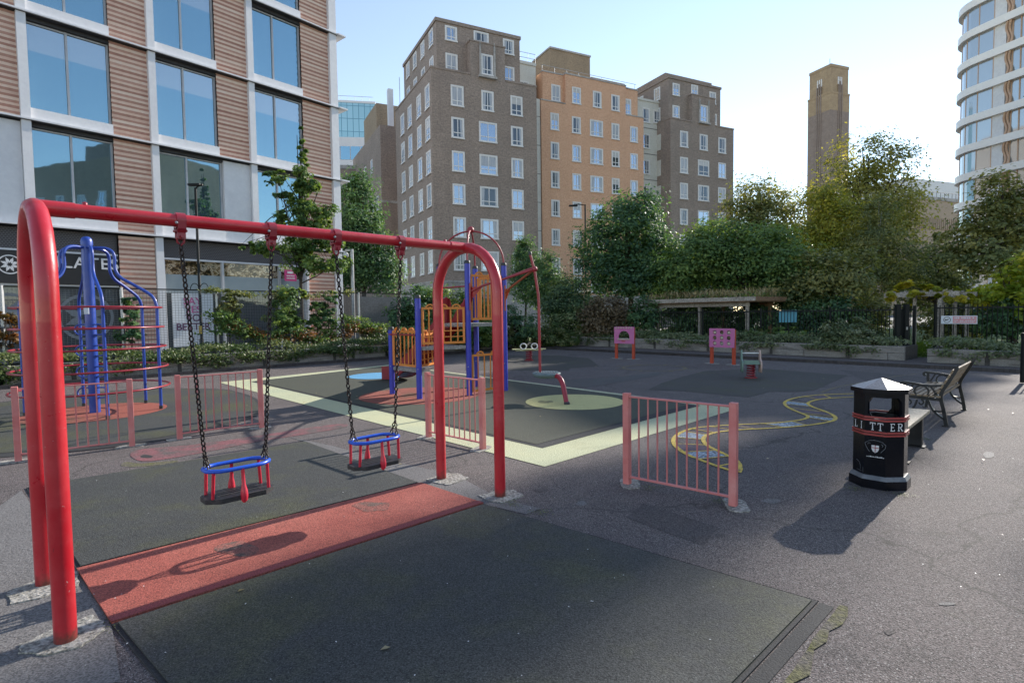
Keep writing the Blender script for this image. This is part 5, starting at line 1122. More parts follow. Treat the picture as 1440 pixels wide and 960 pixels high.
# --- brick chimney tower far away
ct = empty('chimney_tower', (128.7, 229, 0), R(21.4), 'tall square brick chimney tower rising behind the trees', 'tower')
S_ = 10.57
MB().bx(0, S_, 0, S_, 0, 88.5).build('shaft', M['brick_chim'], ct); MB().bx(.35, S_ - .35, .35, S_ - .35, 88.5, 98.5).build('cap', M['brick_cap'], ct); MB().bx(.1, S_ - .1, .1, S_ - .1, 82, 88.4).build('collar', M['brick_cap'], ct) if False else None
MB().bx(-.12, S_ + .12, -.12, S_ + .12, 88.0, 88.8).build('band', M['brick_cap'], ct); MB().bx(.2, S_ - .2, .2, S_ - .2, 98.5, 99.6).build('coping', M['brick_cap'], ct)
mb = MB(); mb.bx(-.03, S_ + .03, -.03, S_ + .03, 81.5, 88.0); mb.build('collar', M['brick_cap'], ct)
for k in range(3):
    d = S_ / 2 - 1.1 + k * .9
    MB().bx(-.25, 0, d, d + .45, 30, 92 + (1.2 if k == 1 else 0)).build('rib', M['brick_chim'], ct); MB().bx(d, d + .45, -.25, 0, 30, 92 + (1.2 if k == 1 else 0)).build('rib', M['brick_chim'], ct)
    MB().bx(.1, .35, d, d + .45, 92, 95).build('slot_rib', M['white'], ct); MB().bx(d, d + .45, .1, .35, 92, 95).build('slot_rib', M['white'], ct)
MB().tube([(3, 3, 99.5), (3, 3, 103)], .12, 6).build('aerial', M['steel'], ct)
# --- pale gallery building with glass light box
gl = empty('gallery_building', (at(1285, 440, 140)[0], 140, 0), R(21.4), 'long pale brick gallery with a white roof, behind the right trees', 'building')
MB().bx(0, 60, 0, 30, 0, 28.6).build('wall', M['brick_pale'], gl); MB().bx(-.2, 60, -.2, 30, 28.6, 29.4).build('coping', M['stone'], gl); MB().bx(1, 60, 3, 28, 29.4, 34.5).build('light_box', M['white'], gl)
for i in range(40): MB().bx(.5 + i * .75, .85 + i * .75, -.35, 0, 21.5, 24.2).build('rib', M['brick_pale'], gl) if i < 26 else None
rl = MB(); rl.tube([(0, -.1, 30.6), (50, -.1, 30.6)], .05, 5)
for i in range(34): rl.tube([(i * 1.5, -.1, 29.4), (i * 1.5, -.1, 30.6)], .05, 5)
rl.build('roof_railing', M['grille'], gl)
# --- curved block at the right edge
cb = empty('apartment_building', (54.85, 67, 0), 0, 'round cornered white banded apartment block with tan wavy panels, at the right edge', 'building')
ud = np.array((.28, -.96)); od = np.array((-.96, -.28)); RC = 3.6                # along the facade towards the camera / outward
cc_ = -od * RC                                                                   # centre of the rounded corner
FEND = 5.6
def outline(off, zt=None):
    pts = [tuple(ud * (FEND + off) + od * off), tuple(od * off)]
    a0 = math.atan2(od[1], od[0])
    for i in range(1, 13): a = a0 - R(100) * i / 12; pts.append((cc_[0] + (RC + off) * math.cos(a), cc_[1] + (RC + off) * math.sin(a)))
    e = pts[-1]; t_ = np.array((math.sin(a0 - R(100)), -math.cos(a0 - R(100)))); pts.append((e[0] + t_[0] * 4, e[1] + t_[1] * 4)); pts.append((pts[-1][0] + ud[0] * 16, pts[-1][1] + ud[1] * 16)); pts[-1] = tuple(ud * (FEND + off) - od * 5)
    return pts
M['glass_pale'] = glass_mat('pale curtained glazing', (.46, .52, .55), .6, .05)
M['tan_fin'] = mat('tan wavy fin', (.55, .36, .235), (.50, .33, .22), 2, rough=.5); M['band_white'] = mat('cream floor band', (.86, .84, .79), (.82, .80, .75), 1, rough=.4)
FZ = [4.0 + 3.31 * k for k in range(11)]
for z in FZ:
    MB().prism(outline(.45), z - .45, z + .38).build('floor_band', M['band_white'], cb, bevel=.16); 
    if z == FZ[-1]: continue
    # glazed corner
    gl_ = MB(); a0 = math.atan2(od[1], od[0]); arc = [(cc_[0] + RC * math.cos(a0 - R(100) * i / 12), cc_[1] + RC * math.sin(a0 - R(100) * i / 12)) for i in range(13)]; arc = [tuple(ud * 1.6), (0, 0)] + arc[1:]
    for i in range(len(arc) - 1): p, q_ = arc[i], arc[i + 1]; gl_.poly([(*q_, z + .38), (*p, z + .38), (*p, z + 2.86), (*q_, z + 2.86)])
    gl_.build('corner_window', M['glass_pale'], cb); fr = MB()
    for i in (0, 1, 4, 7, 10): p = arc[i]; MB().tube([(*p, z + .38), (*p, z + 2.86)], .06, 6).build('mullion', M['tan_fin'], cb)
    sh_ = (FZ.index(z) * 0.9) % 1.4 - .7
    for k in range(1):
        s0 = 1.6 + k * 3.5 
        mb = MB(); p = ud * s0; q_ = ud * (s0 + 1.25); mb.prism([tuple(p + od * .02), tuple(q_ + od * .02), tuple(q_ - od * .3), tuple(p - od * .3)], z + .38, z + 2.86); mb.build('wall_panel', M['white'], cb)
        w0, w1 = ud * (s0 + 1.9), ud * (s0 + 3.5); wn = MB(); wn.poly([(*(w1 - od * .05), z + .38), (*(w0 - od * .05), z + .38), (*(w0 - od * .05), z + 2.86), (*(w1 - od * .05), z + 2.86)]); wo_ = wn.build('window', M['glass_pale'], cb)
        fr = MB()
        for s_ in (s0 + 1.9, s0 + 2.7, s0 + 3.45): c = ud * s_; fr.box((*(c - od * .02), z + 1.62), (.10, .10, 2.48))
        fr.build('frame', M['tan_fin'], wo_); fn = MB()
        for e in (-.16, .16):
            pts = [(*(ud * (s0 + 1.58 + e + .16 * math.sin(2 * math.pi * i / 16 + .5)) + od * (.05 + .14 * math.cos(2 * math.pi * i / 16))), z + .38 + 2.48 * i / 16) for i in range(17)]; fn.tube(pts, .13, 8)
        fn.build('wavy_fin', M['tan_fin'], cb)
MB().prism(outline(-.35), 0, FZ[-1]).build('core', M['band_white'], cb)

# ------------------------------------------------------------------ shelter, pergola, signs, lamp posts
def fence_t(px, off):   # point of the right planter line (shifted outward) on the sight line px
    r = ray(px, 440); A_ = np.array([[uW[0], -r[0]], [uW[1], -r[1]]]); b_ = -(W0 + nW * off); t_, k_ = np.linalg.solve(A_, b_); return wl(t_, off)
s0_, s1_ = fence_t(925, 2.1), fence_t(1051, 2.1); SL = np.linalg.norm(s1_ - s0_)
sh = empty('shelter', (*s0_, .1), math.atan2(uW[1], uW[0]), 'timber shelter with a planted flat roof, behind the dark railing fence', 'shelter')
for x in (0, SL * .5, SL):
    for y in (0, 2.0): MB().bx(x - .06, x + .06, y - .06, y + .06, 0, 1.82).build('post', M['timber_pale'] if y == 0 else M['timber_warm'], sh, bevel=.01)
MB().bx(-.35, SL + .12, -.10, -.02, 1.78, 1.95).build('beam', M['timber_pale'], sh); MB().bx(-.35, SL + .12, 2.02, 2.1, 1.78, 1.95).build('beam', M['timber_warm'], sh)
MB().bx(-.6, SL + .5, -.4, 2.4, 1.952, 2.0).build('soffit', M['timber_warm'], sh); MB().bx(-.65, SL + .55, -.46, -.4, 1.99, 2.16).build('fascia', M['timber_pale'], sh); MB().bx(SL + .5, SL + .55, -.4, 2.4, 1.99, 2.16).build('fascia', M['timber_warm'], sh); MB().bx(-.65, -.6, -.4, 2.4, 1.99, 2.16).build('fascia', M['timber_warm'], sh)
MB().bx(-.6, SL + .5, -.4, 2.4, 2.0, 2.15).build('roof_soil', M['soil'], sh)
for y in (.5, 1.4): MB().bx(.2, SL - .2, y - .2, y + .2, .40, .44).build('bench_plank', M['timber_warm'], sh)
pg0, pg1 = np.array(at(1250, 440, 19.6)[:2]), np.array(at(1340, 440, 18.2)[:2])
pgv = (pg1 - pg0) / np.linalg.norm(pg1 - pg0); pgn = np.array((-pgv[1], pgv[0])); PL = np.linalg.norm(pg1 - pg0)
pg = empty('pergola', (*pg0, .1), math.atan2(pgv[1], pgv[0]), 'grey timber pergola just inside the garden gate, overgrown by a vine', 'pergola')
MB().bx(-.15, PL + .15, -.05, .05, 1.98, 2.13).build('beam', M['timber_pale'], pg); MB().bx(-.15, PL + .15, 2.2, 2.3, 1.98, 2.13).build('beam', M['timber_pale'], pg)
for x, y in ((.62, .5), (1.0, 2.2), (PL - .35, 0), (PL - .2, 1.1), (PL - .1, 2.2)): MB().bx(x - .05, x + .05, y - .05, y + .05, 0, 1.98).build('post', M['timber_pale'], pg)
for k in range(5): MB().bx(.1 + k * PL / 5 - .025, .1 + k * PL / 5 + .025, .0, 2.4, 2.131, 2.19).build('rafter', M['timber_pale'], pg)
bs = fence_t(1108, 1.62); bsn = empty('sign', (*bs, 1.1), math.atan2(uW[1], uW[0]), 'pale blue sign board seen from the back through the fence bars', 'sign')
MB().bx(-.34, .34, 0, .02, .12, .58).build('board', M['sign_blue'], bsn, bevel=.005); MB().bx(-.02, .02, .021, .04, -1.0, .6).build('stake', M['railing'], bsn)
ns = gR + uW * 0.62 - nW * .035; nsn = empty('sign', (*ns, 0), math.atan2(uW[1], uW[0]), 'white and pink no dogs sign fixed to the railings right of the gate', 'sign')
MB().bx(-.46, .46, -.012, 0, 1.18, 1.44).build('board', M['sign_white'], nsn, bevel=.004); MB().bx(-.15, .44, -.016, -.0125, 1.205, 1.415).build('panel', M['sign_pink'], nsn)
put(holed_mesh('symbol_ring', [circ(0, 0, .095, 24), circ(0, 0, .08, 24)], .003, M['ink']), 'symbol_ring', nsn, (-.30, -.015, 1.31), (R(90), 0, 0))
mb = MB(); mb.ball((-.335, -.015, 1.305), (.028, .003, .022), 8, 6); mb.ball((-.275, -.015, 1.325), (.022, .003, .014), 8, 6); mb.bx(-.33, -.28, -.016, -.0135, 1.30, 1.322); mb.build('dog_symbol', M['ink'], nsn)
wm = MB(); rn = random.Random(3)
for z, h_ in ((1.345, .045), (1.275, .02), (1.235, .015)):
    x = -.11
    while x < .38: w_ = rn.uniform(.02, .05); wm.bx(x, x + w_, -.019, -.0165, z, z + h_); x += w_ + (.05 if rn.random() < .2 else .012)
wm.build('faded_lettering', M['sign_white'], nsn)
lp = empty('street_lamp', at(282, 440, 21)[:2] + (0,), 0, 'thin black street lamp in front of the offices, tall as the first floor', 'street lamp', 'street lamps')
MB().tube([(0, 0, 0), (0, 0, .9), (0, 0, .95), (0, 0, 6.5)], [.075, .075, .05, .045], 12).build('post', M['railing'], lp); MB().tube([(0, 0, 6.45), (.1, -.02, 6.55), (.3, -.05, 6.6)], .03, 8).build('arm', M['railing'], lp); MB().bx(-.22, .22, -.14, .06, 6.56, 6.64).build('lantern', M['railing'], lp, bevel=.02); MB().bx(-.055, .055, -.062, -.05, 1.12, 1.42).build('sticker', M['paint_yellow'], lp)
for e in (-1, 1): MB().tube([(e * (.18 + .16 * math.cos(t_)), 0, 2.75 + .24 * math.sin(t_)) if True else 0 for t_ in [math.pi * i / 10 for i in range(11)]] , .014, 6).build('hoop', M['railing'], lp)
lp2 = empty('street_lamp', at(824, 440, 40)[:2] + (0,), 0, 'dark street lamp with a side lantern, rising before the orange block', 'street lamp', 'street lamps')
MB().tube([(0, 0, 0), (0, 0, 1.2), (0, 0, 1.25), (0, 0, 9.3)], [.1, .1, .07, .055], 12).build('post', M['railing'], lp2); MB().tube([(0, 0, 9.25), (-.5, -.05, 9.32), (-.95, -.1, 9.25)], .035, 8).build('arm', M['railing'], lp2); MB().bx(-1.15, -.55, -.22, .04, 9.16, 9.26).build('lantern', M['railing'], lp2, bevel=.03)
cv = empty('camera_pole', at(497, 440, 25.5)[:2] + (0,), 0, 'pale grey pole with a white security camera, beyond the mesh fence', 'camera pole')
MB().tube([(0, 0, 0), (0, 0, 4.7)], .075, 12).build('pole', M['steel'], cv); MB().bx(-.3, .02, -.04, .04, 4.62, 4.7).build('arm', M['white'], cv); cm = MB().ball((-.28, -.02, 4.44), .14, 12, 8).build('camera_dome', M['white'], cv); MB().ball((-.28, -.05, 4.36), .11, 12, 8).build('lens', M['cap'], cm)

# brown brick block across the street, out of the picture, mirrored in the office windows
rb = empty('brick_building', (34, -2, 0), R(-62), 'brown brick block across the way, seen only mirrored in the first floor office windows', 'building', 'brick blocks with stepped tops')
MB().bx(-11, 12, 0, 10, 0, 21).build('wall', M['brick_tan'], rb); MB().bx(-6, 3, 2, 8, 21, 23.5).build('roof_step', M['brick_dark'], rb)
for x in (-4.5, -3.2, -1.9, -.6): MB().lathe([(.35, 0), (.28, 1.8)], 10, (x, 3, 23.5)).build('chimney_pot', M['brick_orange'], rb)
for x in (-9, -5.5, -2, 1.5, 5, 8.5):
    for z in (3, 7, 11, 15): window(rb, x, 0, z, 1.5, 2.2, 2)
# ------------------------------------------------------------------ vegetation
RNG = np.random.default_rng(11)
LM = {
 'green':  leaf_mat('mid green leaves', (0.054, 0.118, 0.044), (0.128, 0.221, 0.071), (0.258, 0.354, 0.099)),
 'deep':   leaf_mat('deep green leaves', (0.040, 0.097, 0.060), (0.087, 0.181, 0.090), (0.169, 0.279, 0.111)),
 'blueg':  leaf_mat('blue green leaves', (0.030, 0.072, 0.038), (0.072, 0.131, 0.064), (0.152, 0.229, 0.101), .3),
 'yellow': leaf_mat('yellowing leaves', (0.127, 0.165, 0.030), (0.267, 0.293, 0.046), (0.507, 0.432, 0.056)),
 'bright': leaf_mat('bright vine leaves', (0.137, 0.215, 0.023), (0.293, 0.370, 0.039), (0.585, 0.507, 0.049), .5),
 'rust':   leaf_mat('rusty autumn leaves', (0.117, 0.098, 0.029), (0.215, 0.108, 0.035), (0.312, 0.127, 0.039)),
 'brown':  leaf_mat('dry brown twigs', (0.069, 0.051, 0.029), (0.127, 0.098, 0.058), (0.215, 0.166, 0.098), .2),
 'ivy':    leaf_mat('ivy leaves', (0.037, 0.078, 0.024), (0.092, 0.153, 0.045), (0.328, 0.349, 0.174), .25),
 'gold':   leaf_mat('gold green leaves', (.15, .17, .05), (.29, .30, .085), (.46, .41, .12)),
 'sage':   leaf_mat('sage green leaves', (.06, .095, .04), (.14, .185, .085), (.30, .32, .20), .3),
 'vine':   leaf_mat('sunlit yellow vine leaves', (.13, .17, .02), (.28, .31, .035), (.50, .42, .05), .5),  # yellow green of the leaves themselves
 'straw':  leaf_mat('dry grass', (0.195, 0.166, 0.078), (0.332, 0.273, 0.146), (0.468, 0.390, 0.234), .3),
 'ivyb':   leaf_mat('variegated ivy leaves', (.03, .065, .018), (.075, .12, .03), (.24, .25, .12), .3),
 'olive':  leaf_mat('olive leaves', (0.101, 0.140, 0.063), (0.208, 0.239, 0.095), (0.359, 0.334, 0.117)),
}
LM['lawn'] = leaf_mat('lawn grass blades', (.06, .12, .014), (.09, .16, .02), (.13, .20, .03), .5)
LM['fleck'] = M['white']
M['bark'] = mat('bark', (.055, .043, .032), (.035, .028, .022), 3, fine=20, fine_amt=.6, rough=.95, bump=.01, stretch=(1, 1, .3))
M['bark_pale'] = mat('pale birch bark', (.42, .41, .38), (.25, .24, .22), 5, fine=12, fine_amt=.5, rough=.85, stretch=(.5, .5, 2))
def leaf_obj(name, pts, nrm, size, mt, parent=None, aspect=1.7, tint=None, droop=0.0, local=None):
    n = len(pts); rn = RNG
    nr = nrm + rn.normal(0, .55, (n, 3)); nr /= np.linalg.norm(nr, axis=1)[:, None] + 1e-9
    tg = rn.normal(0, 1, (n, 3)); tg[:, 2] -= droop; tg -= nr * (tg * nr).sum(1)[:, None]; tg /= np.linalg.norm(tg, axis=1)[:, None] + 1e-9
    bt_ = np.cross(nr, tg); s = size * rn.uniform(.6, 1.35, n)[:, None]
    L = tg * s; Wd = bt_ * s / aspect; fold = nr * s * .12
    v = np.stack([pts - L * .5, pts + Wd * .5 + fold - L * .05, pts + L * .5, pts - Wd * .5 + fold - L * .05], 1).reshape(-1, 3)
    if local is not None: v = v - np.array(local)
    me = bpy.data.meshes.new(name); me.vertices.add(4 * n); me.loops.add(4 * n); me.polygons.add(n)
    me.vertices.foreach_set('co', v.ravel()); me.loops.foreach_set('vertex_index', np.arange(4 * n, dtype=np.int32)); me.polygons.foreach_set('loop_start', np.arange(0, 4 * n, 4, dtype=np.int32))
    try: me.polygons.foreach_set('loop_total', np.full(n, 4, dtype=np.int32))
    except Exception: pass
    me.update(); a = me.attributes.new('tint', 'FLOAT', 'FACE')
    tv = rn.uniform(0, 1, n) if tint is None else np.clip(tint + rn.normal(0, .14, n), 0, 1)
    a.data.foreach_set('value', tv.astype(np.float32)); me.materials.append(mt); me.validate(); return put(me, name, parent)
def crown_points(lobes, dens, size, clump=.32, shell=.45, gap=0.0, per=45):
    P_, N_, T_ = [], [], []
    for (c, r) in lobes:
        c = np.array(c); r = np.array(r); n = int(2.7 * dens * math.pi * r[0] * r[2] / (size * size * .3)); m = max(4, n // per)
        d = RNG.normal(0, 1, (m, 3)); d /= np.linalg.norm(d, axis=1)[:, None]; rad = shell + (1.04 - shell) * RNG.uniform(0, 1, m) ** .6
        cc = c + d * rad[:, None] * r; ct = RNG.uniform(.1, .9, m); idx = RNG.integers(0, m, n); sc_ = RNG.uniform(.5, 1.3, m)[idx] * clump
        p = cc[idx] + np.clip(RNG.normal(0, .9, (n, 3)), -1.5, 1.5) * sc_[:, None] * np.array((1, 1, .65)) * min(1.0, r.min() / .8); nn = (p - c) / r; nn /= np.linalg.norm(nn, axis=1)[:, None] + 1e-6; nn[:, 2] += .9
        P_.append(p); N_.append(nn); T_.append(ct[idx])
    return np.concatenate(P_), np.concatenate(N_), np.concatenate(T_)
def Lb(px, py, Y, wpx, hpx, depth=1.0): c = at(px, py, Y); return (c, (wpx / FOC * Y, wpx / FOC * Y * depth, hpx / FOC * Y))
def plant(name, label, cat, lobes, mt, size=.16, dens=2.2, base=None, zb=0.05, trunk_r=.12, clump=.35, shell=.45, group=None, bark='bark', limbs=True, fol='crown', aspect=1.7, droop=.0, second=None, seed=0):
    cs = np.array([l[0] for l in lobes]); 
    if base is None: base = (cs[:, 0].mean(), cs[:, 1].mean())
    root = empty(name, (base[0], base[1], zb), 0, label, cat, group); loc = (base[0], base[1], zb)
    p, n, t_ = crown_points(lobes, dens, size, clump, shell)
    p[:, 2] = np.maximum(p[:, 2], zb + .03)
    leaf_obj(fol, p, n, size, LM[mt], root, aspect, t_, droop, loc)
    if limbs:
        mb = MB(); zlo = min(l[0][2] - l[1][2] for l in lobes); zt = max(l[0][2] for l in lobes); rn = random.Random(len(lobes) * 7 + seed); top = np.array((cs[:, 0].mean() - base[0], cs[:, 1].mean() - base[1], zt - zb))
        fork = np.array((top[0] * .25, top[1] * .25, max(.3, (zlo - zb) * .8 + .3)))
        mb.tube([(0, 0, 0), tuple(fork * .5 + np.array((rn.uniform(-.05, .05), 0, 0))), tuple(fork), tuple(fork + (top - fork) * .5 + np.array((rn.uniform(-.2, .2), 0, 0))), tuple(top)], [trunk_r * 1.2, trunk_r, trunk_r * .85, trunk_r * .5, trunk_r * .15], 9)
        for c, r in lobes:
            e = np.array(c) - np.array(loc)
            for k in range(3):
                q_ = e + np.array((rn.uniform(-.8, .8) * r[0], rn.uniform(-.8, .8) * r[1], rn.uniform(-.3, .8) * r[2])); s_ = fork + (top - fork) * rn.uniform(0, .6); mid = (s_ + q_) / 2 + np.array((0, 0, rn.uniform(-.1, .25)))
                mb.tube([tuple(s_), tuple(mid), tuple(q_)], [trunk_r * .42, trunk_r * .26, trunk_r * .06], 6)
        mb.build('trunk', M[bark], root)
    return root
TG = 'trees of the garden beyond the railings'
# big rounded tree at the corner
plant('tree', 'dark round broadleaf tree before the orange block, left of the shelter', 'tree', [Lb(882, 325, 30, 52, 45), Lb(850, 350, 30.5, 38, 38), Lb(915, 360, 29.5, 40, 40), Lb(895, 295, 30, 34, 24), Lb(925, 390, 29, 40, 26), Lb(848, 385, 30, 34, 26), Lb(885, 385, 29.5, 44, 30)], 'deep', .19, 2.0, at(888, 440, 30)[:2], trunk_r=.16, group=TG, clump=.4)
plant('tree', 'dense dark green tree rising right behind the shelter roof', 'tree', [Lb(985, 365, 27.5, 50, 40), Lb(1040, 375, 27, 48, 40), Lb(1085, 372, 26.5, 48, 42), Lb(1010, 335, 28, 44, 26), Lb(1065, 340, 27.5, 46, 28), Lb(955, 385, 27, 36, 34), Lb(1115, 400, 26, 40, 30)], 'green', .17, 2.2, at(1060, 440, 27)[:2], trunk_r=.15, group=TG, clump=.38)
plant('tree', 'pale sunlit tree behind the dense dark tree, right of the dark brick block', 'tree', [Lb(1062, 278, 46, 34, 26), Lb(1090, 302, 45, 34, 30), Lb(1045, 305, 46, 28, 30), Lb(1105, 335, 44, 30, 34)], 'olive', .24, 1.9, at(1075, 440, 46)[:2], trunk_r=.2, group=TG, clump=.6)
plant('tree', 'tallest yellow green tree, standing in front of the chimney tower', 'tree', [Lb(1215, 225, 42, 46, 36), Lb(1255, 240, 41, 38, 36), Lb(1180, 262, 42, 44, 36), Lb(1230, 285, 41, 54, 42), Lb(1160, 300, 42, 36, 34), Lb(1270, 300, 41, 32, 40), Lb(1200, 330, 40, 54, 40), Lb(1255, 350, 40, 40, 36)], 'gold', .24, 0.95, at(1215, 440, 41)[:2], trunk_r=.28, group=TG, clump=.65, shell=.5)
plant('tree', 'yellowing young tree below the tallest tree, left of the white birch stem', 'tree', [Lb(1165, 285, 33, 22, 24), Lb(1185, 315, 32.5, 32, 34), Lb(1155, 340, 33, 36, 36), Lb(1195, 365, 32, 34, 34)], 'yellow', .19, 1.8, at(1172, 440, 33)[:2], trunk_r=.12, group=TG, clump=.42)
plant('tree', 'fine leaved dark birch with a white stem, right of the yellowing tree', 'tree', [Lb(1232, 345, 30, 36, 44), Lb(1262, 375, 29.5, 34, 40), Lb(1222, 395, 29.5, 34, 34), Lb(1240, 300, 30.5, 22, 26)], 'olive', .13, 1.5, at(1229, 440, 30)[:2], trunk_r=.10, group=TG, clump=.34, bark='bark_pale')
plant('tree', 'rusty tipped low tree over the railings, right of the blue sign', 'tree', [Lb(1150, 385, 25, 42, 34), Lb(1190, 395, 24.5, 34, 30), Lb(1120, 410, 25.5, 36, 24), Lb(1200, 370, 25.5, 28, 20)], 'olive', .16, 1.9, at(1160, 440, 25)[:2], trunk_r=.12, group=TG, clump=.34)
plant('tree', 'big leafy tree at the right edge before the round cornered block', 'tree', [Lb(1410, 275, 25, 26, 32), Lb(1440, 290, 25, 44, 36), Lb(1385, 315, 25, 32, 28), Lb(1350, 335, 25, 26, 18), Lb(1440, 345, 25, 56, 40), Lb(1385, 360, 24.5, 44, 26), Lb(1500, 330, 25, 60, 56), Lb(1345, 362, 25, 24, 14)], 'olive', .19, 1.9, at(1425, 440, 25)[:2], trunk_r=.17, group=TG, clump=.36)
plant('tree', 'bright yellow green shrub tree at the right edge above the railings', 'tree', [Lb(1415, 395, 19.5, 34, 24), Lb(1445, 385, 19.5, 36, 28), Lb(1390, 415, 19.5, 22, 14), Lb(1430, 425, 19, 30, 22)], 'bright', .17, 1.6, at(1428, 440, 19.5)[:2], trunk_r=.07, group=TG, clump=.3, aspect=1.3)
plant('tree', 'background tree filling the gap below the pale gallery wall', 'tree', [Lb(1312, 385, 34, 30, 34), Lb(1290, 405, 34, 26, 30), Lb(1340, 400, 34, 28, 30), Lb(1318, 360, 34, 20, 18)], 'olive', .2, 1.8, at(1315, 440, 34)[:2], trunk_r=.12, group=TG, clump=.42)
plant('tree', 'distant tree mass filling the gap above the shelter roof', 'tree', [Lb(960, 372, 52, 40, 34), Lb(1020, 352, 52, 40, 40), Lb(1080, 365, 52, 44, 44), Lb(1135, 365, 52, 36, 44), Lb(1010, 400, 52, 60, 30), Lb(1110, 405, 52, 60, 30)], 'deep', .34, 2.0, at(1050, 440, 52)[:2], trunk_r=.22, group=TG, clump=.75)
for lab, l_, m_ in (('low bush in the far corner between the two planter runs', [Lb(715, 474, 26.6, 22, 14), Lb(740, 472, 27.2, 24, 16)], 'ivyb'), ('trailing bush at the left end of the long planter', [Lb(770, 474, 27.6, 24, 16), Lb(800, 478, 27.2, 20, 12)], 'ivyb')):
    plant('bush', lab, 'bush', l_, m_, .11, 2.4, None, .1, .04, clump=.22, fol='foliage')
# trees by the buildings on the left
plant('tree', 'dark tree in the alley between the offices and the dark brick block', 'tree', [Lb(500, 300, 36, 32, 44), Lb(520, 345, 36, 34, 46), Lb(492, 370, 36, 34, 40), Lb(505, 262, 36, 20, 22), Lb(535, 385, 36, 30, 30)], 'deep', .20, 2.2, at(512, 440, 36)[:2], trunk_r=.16, group='trees by the buildings', clump=.42)
lob = []
for i, (py, w) in enumerate(((190, 5), (215, 9), (240, 14), (262, 20), (290, 30), (318, 36), (345, 44), (370, 40))): lob.append(Lb(424 + (i % 2) * 3, py, 25, w * .75, 13))
for px, py, w, h in ((388, 250, 14, 7), (452, 298, 20, 9), (460, 338, 22, 10), (392, 305, 16, 7), (376, 350, 26, 8), (470, 372, 20, 10), (440, 258, 14, 7), (398, 276, 12, 6), (352, 346, 16, 4), (448, 316, 18, 6)): lob.append(Lb(px, py, 25, w * 1.1, h * 1.35))
plant('tree', 'slender open young tree in front of the office corner', 'tree', lob, 'green', .15, 3.4, at(424, 440, 25)[:2], trunk_r=.08, group='trees by the buildings', clump=.26, shell=.1)
for lab, lobes, mt, nm in (
 ('tallest dark conifer at the foot of the dark block, right of the tower', [Lb(738, 370, 34, 18, 34), Lb(742, 400, 34, 26, 30), Lb(736, 350, 34, 9, 14)], 'deep', 'conifer'),
 ('dark conifer before the orange block, touching the spinner pole top', [Lb(770, 385, 33, 18, 32), Lb(778, 415, 33, 26, 30)], 'deep', 'conifer'),
 ('grey green bush between the two conifers and the big round tree', [Lb(800, 410, 31, 26, 26), Lb(790, 430, 30.5, 30, 24), Lb(820, 435, 30, 26, 22)], 'blueg', 'bush'),
 ('pale flowering bush beside the corner fence post', [Lb(812, 455, 29.5, 28, 22), Lb(785, 460, 29.5, 22, 20)], 'ivy', 'bush')):
    plant(nm, lab, 'conifer' if nm == 'conifer' else 'bush', lobes, mt, .13, 2.2, None, trunk_r=.07, clump=.25, group='evergreens in the corner')
for i, (lab, lobes, mt) in enumerate((
 ('climber heaped on the mesh fence left of the orange panels', [Lb(560, 450, 22.2, 18, 22), Lb(585, 430, 22.6, 24, 26), Lb(575, 470, 21.8, 26, 18)], 'deep'),
 ('tall green climber on the fence behind the red slide', [Lb(612, 425, 23.5, 24, 28), Lb(600, 455, 23, 26, 26), Lb(640, 440, 24, 26, 32)], 'green'),
 ('green climber on the fence seen through the tower posts', [Lb(672, 440, 25, 24, 30), Lb(690, 465, 25.3, 28, 18), Lb(655, 465, 24.5, 26, 18)], 'green'),
 ('low green climber by the corner post right of the tower', [Lb(735, 460, 26.5, 24, 18), Lb(715, 440, 26.5, 14, 14)], 'deep'))):
    plant('climbing_plant', lab, 'climbing plant', lobes, mt, .13, 2.2, None, trunk_r=.03, clump=.22, group='climbers on the mesh fence')
for i, (lab, px, py, w, h, mt) in enumerate((
 ('column of vine left of the white poster panel edge', 322, 432, 9, 26, 'olive'), ('bushy vine on the fence in the middle of the shop window', 402, 430, 13, 26, 'green'), ('thin vine with red tips beside the first office slat panel', 445, 440, 6, 22, 'green'), ('vine beside the fence post under the office corner', 461, 432, 7, 22, 'deep'), ('vine beside the round window emblem behind the blue climber', 184, 445, 7, 30, 'deep'), ('rusty vine at the far left fence post', 12, 460, 10, 22, 'rust'))):
    rr_ = ray(px, 440); A_ = np.array([[-uL[0], -rr_[0]], [-uL[1], -rr_[1]]]); b_ = -(CORNER + nL * 2.1); t_, _k = np.linalg.solve(A_, b_); Y = ll(t_, 2.1)[1]
    plant('climbing_plant', lab, 'climbing plant', [Lb(px, py, Y, w * 1.5, h), Lb(px + 5, py - h * .7, Y, w * 1.8, h * .3), Lb(px - 4, py + h * .75, Y, w * 2.2, h * .5)], mt, .11, 2.4, None, trunk_r=.02, clump=.18, group='climbers on the mesh fence')
def run_leaves(name, label, cat, fn, n, mt, size, kind=None, aspect=1.7, tintf=None, droop=0.0, group=None):
    p, nn, t_ = fn(n); o = leaf_obj(name, p, nn, size, LM[mt], None, aspect, t_, droop); tag(o, label, cat, group, kind); return o
